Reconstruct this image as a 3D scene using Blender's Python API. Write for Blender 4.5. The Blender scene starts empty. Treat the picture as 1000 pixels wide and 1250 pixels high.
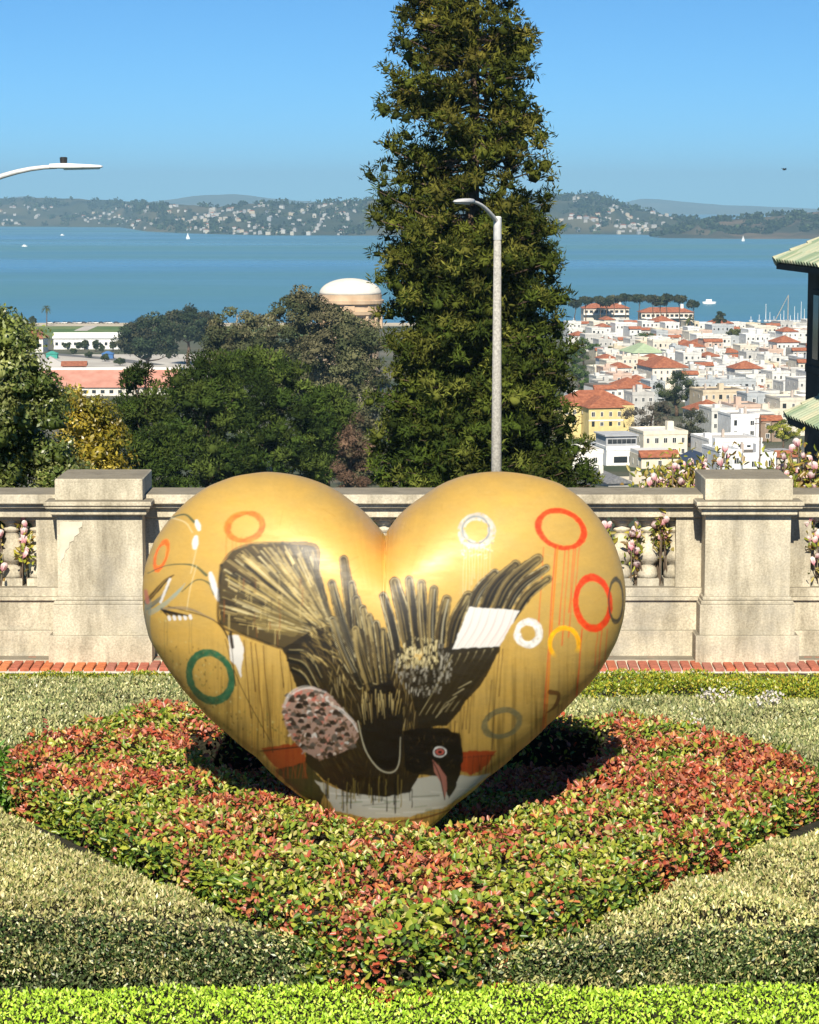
import bpy, math, random
import numpy as np
from mathutils import Vector, Matrix
R_ = math.radians
RNG = np.random.default_rng(7)
random.seed(7)
sc = bpy.context.scene
COL = sc.collection

# ------------------------------------------------------------------ camera, sky, sun, exposure
F = 2900.0                       # focal length in photo pixels (photo is 1000 x 1250)
CZ = 2.75                        # eye height above the garden
TH = math.atan(375.0 / F)        # downward pitch
cam = bpy.data.cameras.new('camera'); camo = bpy.data.objects.new('camera', cam); COL.objects.link(camo)
camo.location = (0, 0, CZ); camo.rotation_euler = (R_(90) - TH, 0, 0)
cam.sensor_fit = 'HORIZONTAL'; cam.sensor_width = 36.0; cam.lens = 36.0 * F / 1000.0
cam.clip_start = 0.1; cam.clip_end = 120000.0
sc.camera = camo
SUN_EL, SUN_AZ = 41.0, 5.0       # high sun behind the camera, a little to the left
w = bpy.data.worlds.new('World'); sc.world = w; w.use_nodes = True
nt = w.node_tree; nt.nodes.clear()
sky = nt.nodes.new('ShaderNodeTexSky'); sky.sky_type = 'NISHITA'; sky.sun_disc = False
sky.sun_elevation = R_(SUN_EL); sky.sun_rotation = R_(180 - SUN_AZ)
sky.air_density = 0.45; sky.dust_density = 0.0; sky.ozone_density = 10.0; sky.altitude = 0
bg = nt.nodes.new('ShaderNodeBackground'); bg.inputs[1].default_value = 0.072
wo = nt.nodes.new('ShaderNodeOutputWorld')
tint = nt.nodes.new('ShaderNodeMix'); tint.data_type = 'RGBA'; tint.blend_type = 'MULTIPLY'; tint.inputs[0].default_value = 1; tint.inputs[7].default_value = (.72, 1.10, 1.04, 1)
nt.links.new(sky.outputs[0], tint.inputs[6]); nt.links.new(tint.outputs[2], bg.inputs[0]); nt.links.new(bg.outputs[0], wo.inputs[0])
sl = bpy.data.lights.new('sun', 'SUN'); sl.energy = 5.0; sl.angle = R_(0.53); sl.color = (1.0, 0.92, 0.77)
so = bpy.data.objects.new('sun', sl); COL.objects.link(so)
SD = Vector((-math.sin(R_(SUN_AZ)) * math.cos(R_(SUN_EL)), -math.cos(R_(SUN_AZ)) * math.cos(R_(SUN_EL)), math.sin(R_(SUN_EL))))
so.rotation_euler = SD.to_track_quat('Z', 'Y').to_euler(); so.location = (0, -5, 30)
sc.view_settings.view_transform = 'Standard'; sc.view_settings.look = 'None'
sc.view_settings.exposure = 0.68; sc.view_settings.gamma = 1.0; sc.view_settings.use_curve_mapping = False
sc.cycles.max_bounces = 6; sc.cycles.diffuse_bounces = 3; sc.cycles.glossy_bounces = 3
sc.cycles.transmission_bounces = 3; sc.cycles.volume_bounces = 0; sc.cycles.transparent_max_bounces = 4
sc.cycles.sample_clamp_indirect = 4.0

# ------------------------------------------------------------------ pixel helpers
CT, ST = math.cos(TH), math.sin(TH)
def ray(px, py):
    u = (px - 500.0) / F; v = (625.0 - py) / F
    return np.array([u, CT + v * ST, -ST + v * CT])
def atY(px, py, Y):
    d = ray(px, py); return np.array([0, 0, CZ]) + d * (Y / d[1])
def atZ(px, py, Z):
    d = ray(px, py); return np.array([0, 0, CZ]) + d * ((Z - CZ) / d[2])
def proj(P):
    P = np.asarray(P, float); x = P[..., 0]; y = P[..., 1]; z = P[..., 2] - CZ
    fw = y * CT - z * ST; up = y * ST + z * CT
    return np.stack([500 + F * x / fw, 625 - F * up / fw], -1)
TPY = [14.6, 25, 50, 110, 150, 200, 250, 350, 540, 700, 900, 1100, 1400, 1690, 1735, 1790]
TPZ = [-2.0, -3.5, -7, -14.5, -20, -26.5, -31.5, -41, -58, -68, -76, -79.5, -80.5, -81, -82.5, -85]
def tz(y): return float(np.interp(y, TPY, TPZ))
def hit(px, py):
    """ground point seen at a pixel, on the hill below the balustrade"""
    lo = None
    ys = np.concatenate([np.linspace(200, 1735, 900)])
    zs = np.interp(ys, TPY, TPZ)
    d = ray(px, py); rz = CZ + d[2] / d[1] * ys
    k = np.argmax(rz < zs)
    Y = float(ys[k]) if (rz < zs).any() else 1700.0
    p = atY(px, py, Y); p[2] = tz(Y); return p

# ------------------------------------------------------------------ mesh helpers
def addobj(name, data, parent=None):
    o = bpy.data.objects.new(name, data); COL.objects.link(o)
    if parent is not None: o.parent = parent
    return o
def tag(o, label=None, cat=None, group=None, kind=None):
    if label: o['label'] = label
    if cat: o['category'] = cat
    if group: o['group'] = group
    if kind: o['kind'] = kind
    return o
def thing(name, label, cat, loc=(0, 0, 0), rz=0.0, group=None):
    o = addobj(name, None); o.empty_display_size = 0.2
    o.location = tuple(float(c) for c in loc); o.rotation_euler = (0, 0, rz)
    return tag(o, label, cat, group)
def bigmesh(name, V, Fs, mat, parent=None, col=None, smooth=False, mi=None):
    """V (n,3); Fs list of (m,k) int arrays"""
    if not isinstance(Fs, (list, tuple)): Fs = [Fs]
    Fs = [np.asarray(f, np.int32) for f in Fs if len(f)]
    me = bpy.data.meshes.new(name)
    V = np.ascontiguousarray(V, np.float32)
    loops = np.concatenate([f.ravel() for f in Fs]); tot = np.concatenate([np.full(len(f), f.shape[1], np.int32) for f in Fs])
    st = np.concatenate([[0], np.cumsum(tot)[:-1]]).astype(np.int32)
    me.vertices.add(len(V)); me.vertices.foreach_set('co', V.ravel())
    me.loops.add(len(loops)); me.loops.foreach_set('vertex_index', loops)
    me.polygons.add(len(tot)); me.polygons.foreach_set('loop_start', st); me.polygons.foreach_set('loop_total', tot)
    for m in (mat if isinstance(mat, (list, tuple)) else [mat]): me.materials.append(m)
    if mi is not None: me.polygons.foreach_set('material_index', np.asarray(mi, np.int32))
    if smooth: me.polygons.foreach_set('use_smooth', np.ones(len(tot), bool))
    me.update(calc_edges=True)
    if col is not None:
        c = np.asarray(col, np.float32)
        if c.shape[1] == 3: c = np.concatenate([c, np.ones((len(c), 1), np.float32)], 1)
        a = me.color_attributes.new('Col', 'FLOAT_COLOR', 'POINT'); a.data.foreach_set('color', np.ascontiguousarray(c).ravel())
    return addobj(name, me, parent)
class MB:
    def __init__(s): s.v = []; s.f = []; s.m = []
    def add(s, V, Fc, mi=0):
        o = len(s.v); s.v += [tuple(map(float, p)) for p in V]
        for f in Fc: s.f.append(tuple(o + i for i in f)); s.m.append(mi)
    def box(s, x0, x1, y0, y1, z0, z1, mi=0, bev=0.0):
        if bev <= 0:
            V = [(x0,y0,z0),(x1,y0,z0),(x1,y1,z0),(x0,y1,z0),(x0,y0,z1),(x1,y0,z1),(x1,y1,z1),(x0,y1,z1)]
            s.add(V, [(0,3,2,1),(4,5,6,7),(0,1,5,4),(1,2,6,5),(2,3,7,6),(3,0,4,7)], mi)
        else:
            b = bev; prof = [(b, z0), (0, z0 + b), (0, z1 - b), (b, z1)]
            s.rings([[(x0+i,y0+i,z),(x1-i,y0+i,z),(x1-i,y1-i,z),(x0+i,y1-i,z)] for i, z in prof], True, True, mi)
    def rings(s, rs, cap0=True, cap1=True, mi=0):
        n = len(rs[0]); V = [p for r in rs for p in r]; Fc = []
        for k in range(len(rs) - 1):
            for i in range(n):
                j = (i + 1) % n
                Fc.append((k*n+i, k*n+j, (k+1)*n+j, (k+1)*n+i))
        if cap0: Fc.append(tuple(range(n))[::-1])
        if cap1: Fc.append(tuple((len(rs)-1)*n + i for i in range(n)))
        s.add(V, Fc, mi)
    def lathe(s, prof, c=(0,0,0), n=16, mi=0, cap=True):
        s.rings([[(c[0]+r*math.cos(2*math.pi*i/n), c[1]+r*math.sin(2*math.pi*i/n), c[2]+z) for i in range(n)] for r, z in prof], cap, cap, mi)
    def tube(s, pts, rad, n=8, mi=0):
        pts = [Vector(tuple(p)) for p in pts]; rs = []
        if not hasattr(rad, '__len__'): rad = [rad] * len(pts)
        ref = None
        for i, p in enumerate(pts):
            t = (pts[min(i+1, len(pts)-1)] - pts[max(i-1, 0)])
            if t.length < 1e-9: t = Vector((0,0,1))
            t.normalize()
            if ref is None: ref = Vector((1,0,0)) if abs(t.x) < .8 else Vector((0,1,0))
            a = (ref - t * ref.dot(t)).normalized(); b = t.cross(a); ref = a
            rs.append([tuple(p + (a*math.cos(2*math.pi*k/n) + b*math.sin(2*math.pi*k/n)) * rad[i]) for k in range(n)])
        s.rings(rs, True, True, mi)
    def mesh(s, name, mats, smooth=False):
        me = bpy.data.meshes.new(name); me.from_pydata(s.v, [], s.f)
        for m in (mats if isinstance(mats, (list, tuple)) else [mats]): me.materials.append(m)
        me.polygons.foreach_set('material_index', np.asarray(s.m, np.int32))
        if smooth: me.polygons.foreach_set('use_smooth', np.ones(len(s.f), bool))
        me.update(); return me
    def build(s, name, mats, parent=None, smooth=False):
        return addobj(name, s.mesh(name, mats, smooth), parent)

def unit(a): return a / np.maximum(np.linalg.norm(a, axis=-1, keepdims=True), 1e-9)
def in_poly(px, py, poly):
    poly = np.asarray(poly, float); x0, y0 = poly[:, 0], poly[:, 1]; x1, y1 = np.roll(x0, -1), np.roll(y0, -1)
    px = np.asarray(px, float)[..., None]; py = np.asarray(py, float)[..., None]
    c = ((y0 > py) != (y1 > py)) & (px < (x1 - x0) * (py - y0) / np.where(y1 == y0, 1e-9, y1 - y0) + x0)
    return (c.sum(-1) % 2) == 1
def edge_dist(px, py, poly):
    poly = np.asarray(poly, float); a = poly; b = np.roll(poly, -1, 0); p = np.stack([px, py], -1)[..., None, :]
    ab = b - a; t = np.clip(((p - a) * ab).sum(-1) / np.maximum((ab ** 2).sum(-1), 1e-9), 0, 1)
    return np.linalg.norm(p - (a + ab * t[..., None]), axis=-1).min(-1)
def vnoise(x, y, seed=0):
    """smooth value noise, numpy"""
    xi = np.floor(x).astype(np.int64); yi = np.floor(y).astype(np.int64); xf = x - xi; yf = y - yi
    def h(a, b):
        n = (a * 374761393 + b * 668265263 + seed * 1442695041) & 0x7fffffff
        n = ((n ^ (n >> 13)) * 1274126177) & 0x7fffffff
        return ((n ^ (n >> 16)) & 0xffff) / 65535.0
    u = xf * xf * (3 - 2 * xf); v = yf * yf * (3 - 2 * yf)
    return (h(xi, yi) * (1 - u) + h(xi + 1, yi) * u) * (1 - v) + (h(xi, yi + 1) * (1 - u) + h(xi + 1, yi + 1) * u) * v
def fbm(x, y, seed=0, o=4):
    t = 0; a = .5
    for k in range(o): t = t + a * vnoise(x * 2 ** k, y * 2 ** k, seed + k); a *= .5
    return t / (1 - .5 ** o)
def lin(r, g, b):
    f = lambda c: (c / 255 / 12.92) if c <= 10 else ((c / 255 + .055) / 1.055) ** 2.4
    return (f(r), f(g), f(b))

# ------------------------------------------------------------------ materials
def mat(name, color=(.5, .5, .5), rough=.7, metal=0.0, spec=.5):
    m = bpy.data.materials.new(name); m.use_nodes = True; b = m.node_tree.nodes['Principled BSDF']
    b.inputs['Base Color'].default_value = (*color, 1); b.inputs['Roughness'].default_value = rough
    b.inputs['Metallic'].default_value = metal; b.inputs['Specular IOR Level'].default_value = spec
    return m
def nodes(m): t = m.node_tree; return t, t.nodes['Principled BSDF'], t.links
def noisemat(name, c0, c1, scale=5.0, rough=.8, bump=0.0, detail=6, c2=None, scale2=1.0, lo=.35, hi=.65, coord='Object', stretch=(1,1,1), spec=.3, bdist=.02):
    m = mat(name, c0, rough, 0, spec); t, b, lk = nodes(m)
    tc = t.nodes.new('ShaderNodeTexCoord'); mp = t.nodes.new('ShaderNodeMapping'); mp.inputs['Scale'].default_value = stretch
    geo = t.nodes.new('ShaderNodeNewGeometry')
    lk.new(geo.outputs['Position'] if coord == 'World' else tc.outputs[coord], mp.inputs['Vector'])
    n = t.nodes.new('ShaderNodeTexNoise'); n.inputs['Scale'].default_value = scale; n.inputs['Detail'].default_value = detail
    lk.new(mp.outputs[0], n.inputs['Vector'])
    r = t.nodes.new('ShaderNodeValToRGB'); r.color_ramp.elements[0].position = lo; r.color_ramp.elements[1].position = hi
    r.color_ramp.elements[0].color = (*c0, 1); r.color_ramp.elements[1].color = (*c1, 1)
    lk.new(n.outputs['Fac'], r.inputs[0]); out = r.outputs[0]
    if c2 is not None:
        n2 = t.nodes.new('ShaderNodeTexNoise'); n2.inputs['Scale'].default_value = scale2; n2.inputs['Detail'].default_value = 5
        lk.new(mp.outputs[0], n2.inputs['Vector'])
        r2 = t.nodes.new('ShaderNodeValToRGB'); r2.color_ramp.elements[0].position = .48; r2.color_ramp.elements[1].position = .66
        lk.new(n2.outputs['Fac'], r2.inputs[0])
        mx = t.nodes.new('ShaderNodeMix'); mx.data_type = 'RGBA'
        lk.new(r2.outputs[0], mx.inputs[0]); lk.new(out, mx.inputs[6]); mx.inputs[7].default_value = (*c2, 1); out = mx.outputs[2]
    lk.new(out, b.inputs['Base Color'])
    if bump > 0:
        bp = t.nodes.new('ShaderNodeBump'); bp.inputs['Strength'].default_value = bump; bp.inputs['Distance'].default_value = bdist
        lk.new(n.outputs['Fac'], bp.inputs['Height']); lk.new(bp.outputs[0], b.inputs['Normal'])
    return m
def leafmat(name, rough=.5, trans=.3, spec=.35):
    m = mat(name, (.1, .2, .05), rough, 0, spec); t, b, lk = nodes(m)
    a = t.nodes.new('ShaderNodeVertexColor'); a.layer_name = 'Col'
    lk.new(a.outputs[0], b.inputs['Base Color'])
    tr = t.nodes.new('ShaderNodeBsdfTranslucent'); lk.new(a.outputs[0], tr.inputs[0])
    mx = t.nodes.new('ShaderNodeMixShader'); mx.inputs[0].default_value = trans
    lk.new(b.outputs[0], mx.inputs[1]); lk.new(tr.outputs[0], mx.inputs[2])
    lk.new(mx.outputs[0], t.nodes['Material Output'].inputs[0]); return m
def wallmat(name, rough=.85):
    """painted wall: the object's own colour, slightly weathered"""
    m = mat(name, (.7, .7, .7), rough, 0, .3); t, b, lk = nodes(m)
    oi = t.nodes.new('ShaderNodeObjectInfo'); tc = t.nodes.new('ShaderNodeTexCoord')
    n = t.nodes.new('ShaderNodeTexNoise'); n.inputs['Scale'].default_value = .6; n.inputs['Detail'].default_value = 6
    lk.new(tc.outputs['Object'], n.inputs['Vector'])
    r = t.nodes.new('ShaderNodeMapRange'); r.inputs[1].default_value = .3; r.inputs[2].default_value = .7; r.inputs[3].default_value = .78; r.inputs[4].default_value = 1.05
    lk.new(n.outputs['Fac'], r.inputs[0])
    mx = t.nodes.new('ShaderNodeMix'); mx.data_type = 'RGBA'; mx.blend_type = 'MULTIPLY'; mx.inputs[0].default_value = 1
    lk.new(oi.outputs['Color'], mx.inputs[6]); lk.new(r.outputs[0], mx.inputs[7]); lk.new(mx.outputs[2], b.inputs['Base Color'])
    return m
M = {}
M['soil'] = noisemat('soil', (.035, .025, .016), (.07, .05, .03), 9, .95, .6)
M['core'] = noisemat('hedge_twigs', (.014, .016, .008), (.035, .03, .018), 40, .95, .8)
M['leaf'] = leafmat('leaf', .38, .25, .5)
M['leaf_far'] = leafmat('leaf_far', .85, .08, .08)
M['needle'] = leafmat('needle', .85, .06, .08)
M['bark'] = noisemat('bark', (.07, .045, .03), (.16, .11, .075), 3, .95, .8, stretch=(4, 4, .6))
M['bark_pale'] = noisemat('pale_bark', (.28, .24, .19), (.42, .37, .30), 2, .9, .4, stretch=(3, 3, .5))
M['twig'] = noisemat('twig', (.12, .085, .06), (.22, .17, .12), 20, .9)
# weathered cast stone of the balustrade
def stonemat():
    m = mat('cast_stone', (.45, .42, .36), .92, 0, .2); t, b, lk = nodes(m)
    geo = t.nodes.new('ShaderNodeNewGeometry')
    def noise(scale, stretch=(1, 1, 1), det=6):
        mp = t.nodes.new('ShaderNodeMapping'); mp.inputs['Scale'].default_value = stretch; lk.new(geo.outputs['Position'], mp.inputs['Vector'])
        n = t.nodes.new('ShaderNodeTexNoise'); n.inputs['Scale'].default_value = scale; n.inputs['Detail'].default_value = det; n.inputs['Roughness'].default_value = .65
        lk.new(mp.outputs[0], n.inputs['Vector']); return n
    def ramp(src, p0, p1, c0, c1):
        r = t.nodes.new('ShaderNodeValToRGB'); r.color_ramp.elements[0].position = p0; r.color_ramp.elements[1].position = p1
        r.color_ramp.elements[0].color = (*c0, 1); r.color_ramp.elements[1].color = (*c1, 1); lk.new(src, r.inputs[0]); return r
    def mix(f, a, bb, mode='MIX'):
        x = t.nodes.new('ShaderNodeMix'); x.data_type = 'RGBA'; x.blend_type = mode
        if isinstance(f, float): x.inputs[0].default_value = f
        else: lk.new(f, x.inputs[0])
        for i, s in ((6, a), (7, bb)):
            if isinstance(s, tuple): x.inputs[i].default_value = (*s, 1)
            else: lk.new(s, x.inputs[i])
        return x.outputs[2]
    base = ramp(noise(3.2).outputs[0], .3, .68, (.46, .41, .305), (.70, .63, .485)).outputs[0]
    stain = ramp(noise(7, (1, 1, .18)).outputs[0], .44, .70, (1, 1, 1), (.38, .37, .35)).outputs[0]
    c = mix(.8, base, stain, 'MULTIPLY')
    grit = ramp(noise(85, det=4).outputs[0], .36, .62, (.72, .71, .70), (1.04, 1.04, 1.03)).outputs[0]
    c = mix(1.0, c, grit, 'MULTIPLY')
    blot = ramp(noise(1.9).outputs[0], .5, .64, (0, 0, 0), (1, 1, 1)).outputs[0]
    c = mix(blot, c, mix(.45, c, (.30, .285, .25)))
    # grime settled on upward faces
    sx = t.nodes.new('ShaderNodeSeparateXYZ'); lk.new(geo.outputs['Normal'], sx.inputs[0])
    up = ramp(sx.outputs['Z'], .6, .95, (0, 0, 0), (.75, .75, .75)).outputs[0]
    c = mix(up, c, (.13, .115, .09))
    lk.new(c, b.inputs['Base Color'])
    bp = t.nodes.new('ShaderNodeBump'); bp.inputs['Strength'].default_value = .35; bp.inputs['Distance'].default_value = .006
    lk.new(noise(60).outputs[0], bp.inputs['Height']); lk.new(bp.outputs[0], b.inputs['Normal']); return m
M['stone'] = stonemat()
BR = [noisemat('brick_%d' % i, c, tuple(k * 1.35 for k in c), 30, .9, .5, coord='World') for i, c in enumerate([(.38, .115, .045), (.42, .145, .06), (.32, .095, .05), (.27, .105, .075), (.30, .095, .06)])]
M['mortar'] = noisemat('mortar', (.50, .47, .40), (.64, .6, .52), 30, .95)
M['terrain'] = noisemat('hill_ground', (.035, .055, .02), (.09, .085, .05), .02, .95, coord='World', c2=(.16, .14, .11), scale2=.008)
M['asphalt'] = noisemat('asphalt', (.10, .10, .10), (.16, .155, .15), .2, .9, coord='World')
M['lawn'] = noisemat('lawn', (.07, .13, .03), (.15, .19, .06), .03, .95, coord='World')
M['sand'] = noisemat('sand', (.40, .34, .25), (.52, .45, .34), .02, .95, coord='World')
M['paving'] = noisemat('pale_paving', (.38, .35, .31), (.5, .47, .42), .05, .95, coord='World')
M['wall'] = wallmat('painted_wall')
M['terracotta'] = noisemat('terracotta', (.22, .070, .036), (.36, .135, .07), .9, .9, .5, coord='Object', stretch=(1, 1, 2))
M['red_roof'] = noisemat('pinkish_roof', (.40, .18, .13), (.50, .25, .19), .2, .9, coord='Object')
M['flatroof'] = noisemat('flat_roof', (.34, .34, .34), (.62, .61, .58), .25, .9, coord='World')
def roofvar(name):
    m = mat(name, (.4, .4, .4), .9, 0, .2); t, b, lk = nodes(m); oi = t.nodes.new('ShaderNodeObjectInfo'); r = t.nodes.new('ShaderNodeValToRGB'); r.color_ramp.interpolation = 'CONSTANT'
    cs = [(.52, .50, .47), (.22, .21, .20), (.42, .37, .30), (.60, .59, .57), (.30, .30, .31), (.16, .14, .12), (.48, .46, .44)]
    while len(r.color_ramp.elements) < len(cs): r.color_ramp.elements.new(.5)
    for i, c in enumerate(cs): r.color_ramp.elements[i].position = i / len(cs); r.color_ramp.elements[i].color = (*c, 1)
    lk.new(oi.outputs['Random'], r.inputs[0]); lk.new(r.outputs[0], b.inputs['Base Color']); return m
M['flatroof'] = roofvar('flat_roof_gravel')
M['greyroof'] = noisemat('slate_roof', (.12, .125, .13), (.22, .22, .23), 2.0, .85, .3)
M['greenroof'] = noisemat('green_roof', (.28, .36, .22), (.36, .44, .28), .5, .85)
M['blueroof'] = mat('dark_blue_roof', (.035, .05, .09), .6)
M['glass'] = mat('window_glass', (.025, .03, .035), .12, 0, .6)
M['trim'] = mat('white_trim', (.72, .71, .68), .6)
M['white'] = mat('white_paint', (.80, .80, .78), .5)
M['dome'] = noisemat('pale_dome', (.60, .56, .49), (.68, .64, .57), .3, .8)
M['rot'] = noisemat('rotunda_stone', (.46, .32, .20), (.58, .43, .29), .15, .9)
M['galv'] = noisemat('galvanised', (.42, .42, .42), (.58, .58, .57), 6, .5)
M['pole'] = noisemat('concrete_pole', (.25, .24, .22), (.41, .395, .36), 22, .9, .3)
M['black'] = mat('black_plastic', (.02, .02, .02), .5)
M['darkwall'] = noisemat('dark_brown_wall', (.045, .038, .032), (.075, .062, .052), 1.5, .85)
M['gtile'] = [noisemat('green_tile_%d' % i, c, tuple(min(1, k * 1.25) for k in c), 14, .55, .3) for i, c in enumerate([(.22, .27, .17), (.30, .34, .24), (.36, .36, .25), (.18, .24, .16)])]
M['petal'] = leafmat('petal', .5, .35, .3)

# ------------------------------------------------------------------ the large setting
def sheet(name, xs, ys, zf, m, kind='structure'):
    X, Y = np.meshgrid(xs, ys); Z = zf(X, Y); V = np.stack([X, Y, Z], -1).reshape(-1, 3)
    nx, ny = len(xs), len(ys); i = np.arange(nx * ny).reshape(ny, nx)
    Fq = np.stack([i[:-1, :-1], i[:-1, 1:], i[1:, 1:], i[1:, :-1]], -1).reshape(-1, 4)
    o = bigmesh(name, V, Fq, m, smooth=True); o['kind'] = kind; return o
sheet('garden_ground', np.linspace(-14, 14, 8), np.linspace(-8, 14.55, 8), lambda X, Y: 0 * X, M['soil'])
terr_y = np.unique(np.concatenate([TPY, np.linspace(14.6, 350, 40), np.linspace(350, 1790, 60)]))
sheet('hill_ground', np.linspace(-2600, 2600, 60), terr_y, lambda X, Y: np.interp(Y, TPY, TPZ), M['terrain'])
WZ = -82.3
def watermat():
    m = mat('bay_water', (.03, .13, .20), .42, 0, .35); t, b, lk = nodes(m)
    geo = t.nodes.new('ShaderNodeNewGeometry')
    def noise(scale, st, det=5):
        mp = t.nodes.new('ShaderNodeMapping'); mp.inputs['Scale'].default_value = st; lk.new(geo.outputs['Position'], mp.inputs['Vector'])
        n = t.nodes.new('ShaderNodeTexNoise'); n.inputs['Scale'].default_value = scale; n.inputs['Detail'].default_value = det; lk.new(mp.outputs[0], n.inputs['Vector']); return n
    big = noise(.0011, (.35, 1, 1)); r = t.nodes.new('ShaderNodeValToRGB')
    r.color_ramp.elements[0].position = .36; r.color_ramp.elements[1].position = .66
    r.color_ramp.elements[0].color = (.075, .205, .245, 1); r.color_ramp.elements[1].color = (.060, .192, .320, 1)
    lk.new(big.outputs[0], r.inputs[0]); lk.new(r.outputs[0], b.inputs['Base Color'])
    rr = t.nodes.new('ShaderNodeMapRange'); rr.inputs[1].default_value = .35; rr.inputs[2].default_value = .65; rr.inputs[3].default_value = .25; rr.inputs[4].default_value = .6
    lk.new(noise(.0016, (.25, 1, 1)).outputs[0], rr.inputs[0]); lk.new(rr.outputs[0], b.inputs['Roughness'])
    bp = t.nodes.new('ShaderNodeBump'); bp.inputs['Strength'].default_value = .5; bp.inputs['Distance'].default_value = 1.5
    lk.new(noise(.05, (.45, 1, 1), 3).outputs[0], bp.inputs['Height']); lk.new(bp.outputs[0], b.inputs['Normal']); return m
M['water'] = watermat()
sheet('bay_water', np.linspace(-14000, 14000, 8), np.concatenate([[1700], np.linspace(2500, 29000, 12)]), lambda X, Y: 0 * X + WZ, M['water'])
sheet('beach_sand', np.linspace(-2600, 2600, 12), np.array([1655, 1690, 1735, 1745]), lambda X, Y: np.interp(Y, TPY, TPZ) + .05, M['sand'])
sheet('shore_lawn', np.linspace(-900, -60, 8), np.array([1500, 1560, 1652]), lambda X, Y: np.interp(Y, TPY, TPZ) + .05, M['lawn'])
sheet('parking_ground', np.linspace(-330, -95, 8), np.array([1110, 1180, 1330]), lambda X, Y: np.interp(Y, TPY, TPZ) + .06, M['paving'])
sheet('marina_green', np.linspace(100, 420, 8), np.array([1672, 1690, 1716]), lambda X, Y: np.interp(Y, TPY, TPZ) + .12, M['lawn'])
def strip(name, pts, wd, m, dz=.12):
    V = []; Fq = []
    for i, p in enumerate(pts):
        p = np.array(p, float); q = np.array(pts[min(i + 1, len(pts) - 1)], float); r = np.array(pts[max(i - 1, 0)], float)
        d = unit(q - r); n = np.array([-d[1], d[0]]) * wd / 2
        for s in (1, -1): a = p + n * s; V.append((a[0], a[1], tz(a[1]) + dz))
    for i in range(len(pts) - 1): Fq.append((2*i, 2*i+1, 2*i+3, 2*i+2))
    o = bigmesh(name, np.array(V), np.array(Fq), m); o['kind'] = 'structure'; return o
pr = [hit(*p)[:2] for p in ((60, 432), (110, 436), (150, 440), (190, 446))]
strip('road', pr, 11, M['asphalt'])
pr = [hit(*p)[:2] for p in ((98, 404), (112, 398), (125, 394))]
strip('shore_path', pr, 9, M['paving'])

# ---- far hills
def hillmat(name, dark, mid, pale, sc1=.004, sc2=.0016):
    return noisemat(name, dark, mid, sc1, .95, coord='World', c2=pale, scale2=sc2, detail=9, lo=.38, hi=.60)
M['hill_near'] = hillmat('hill_near', (.020, .032, .018), (.050, .055, .028), (.105, .09, .045))
M['hill_brown'] = hillmat('hill_brown', (.030, .035, .02), (.08, .062, .038), (.15, .105, .065), .006, .004)
M['hill_far'] = hillmat('hill_far', (.04, .06, .03), (.07, .08, .04), (.10, .10, .05))
HILLS = {}
def hill(name, ridge, shore, depth, m, seed, dx=6, rough=1.0, back=1200):
    rx = [p[0] for p in ridge]; ry = [p[1] for p in ridge]
    xs = np.arange(rx[0], rx[-1] + 1, dx); py = np.interp(xs, rx, ry) + (fbm(xs / 14., xs * 0, seed) - .5) * 3.0 * rough
    spy = np.interp(xs, [p[0] for p in shore], [p[1] for p in shore])
    nt_ = 26; rows = []
    for k in range(nt_ + 6):
        t = k / nt_
        D0 = (CZ - WZ) * F / (spy - 250.0)
        Dk = D0 + depth * t * (1 + .25 * (fbm(xs / 60., xs * 0 + 3, seed + 5) - .5))
        D1 = D0 + depth * (1 + .25 * (fbm(xs / 60., xs * 0 + 3, seed + 5) - .5))
        zr = CZ + (250 - py) / F * D1 * 1.0
        if t <= 1:
            s = np.clip(t, 0, 1) ** .85
            z = WZ - 2 + (zr - WZ + 2) * s + (fbm(xs / 25., np.full_like(xs, t * 5.), seed + 9) - .5) * 60 * math.sin(math.pi * min(t, 1)) * rough
        else:
            z = zr - (zr - WZ) * ((t - 1) * nt_ / 5) ** 1.5 * .9
            Dk = D1 + back * (t - 1) * nt_ / 5
        X = (xs - 500) / F * Dk
        rows.append(np.stack([X, Dk, np.maximum(z, WZ - 4)], -1))
    V = np.stack(rows); ny, nx = V.shape[:2]; i = np.arange(nx * ny).reshape(ny, nx)
    Fq = np.stack([i[:-1, :-1], i[:-1, 1:], i[1:, 1:], i[1:, :-1]], -1).reshape(-1, 4)
    o = bigmesh(name, V.reshape(-1, 3), Fq, m, smooth=True); o['kind'] = 'structure'; HILLS[name] = V[:nt_ + 1]; return o
hill('headland_hills', [(-800, 240), (0, 243), (60, 242), (100, 243), (160, 246), (230, 250), (270, 252), (330, 247), (370, 249), (420, 246), (450, 243), (520, 240), (600, 243), (660, 240), (690, 237), (720, 237), (735, 240), (760, 250), (800, 260), (830, 266), (870, 272), (900, 282)],
     [(-800, 272), (0, 276), (150, 277), (180, 282), (250, 285), (330, 287), (450, 287), (700, 285.5), (780, 286), (830, 288), (900, 289)], 1500, M['hill_near'], 3)
hill('island_hills', [(795, 288), (815, 280), (850, 271), (880, 268), (930, 264), (960, 262), (1000, 257), (1060, 250), (1150, 244), (1800, 256)],
     [(795, 290), (900, 291), (1000, 291), (1800, 291)], 700, M['hill_brown'], 11, rough=.7)
hill('middle_ridge', [(-800, 238), (-60, 236), (0, 243), (40, 239), (70, 246), (110, 256), (180, 247), (210, 244), (250, 238), (290, 237), (340, 243), (380, 246), (460, 256), (520, 250), (640, 254)],
     [(-800, 263), (640, 263)], 1500, M['hill_far'], 17, rough=.6)
hill('far_ridge', [(640, 256), (700, 252), (760, 247), (780, 243), (800, 243), (840, 247), (880, 250), (930, 252), (1000, 255), (1100, 252), (1800, 254)],
     [(640, 261.5), (1800, 261.5)], 2500, M['hill_far'], 23, rough=.35)

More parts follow.
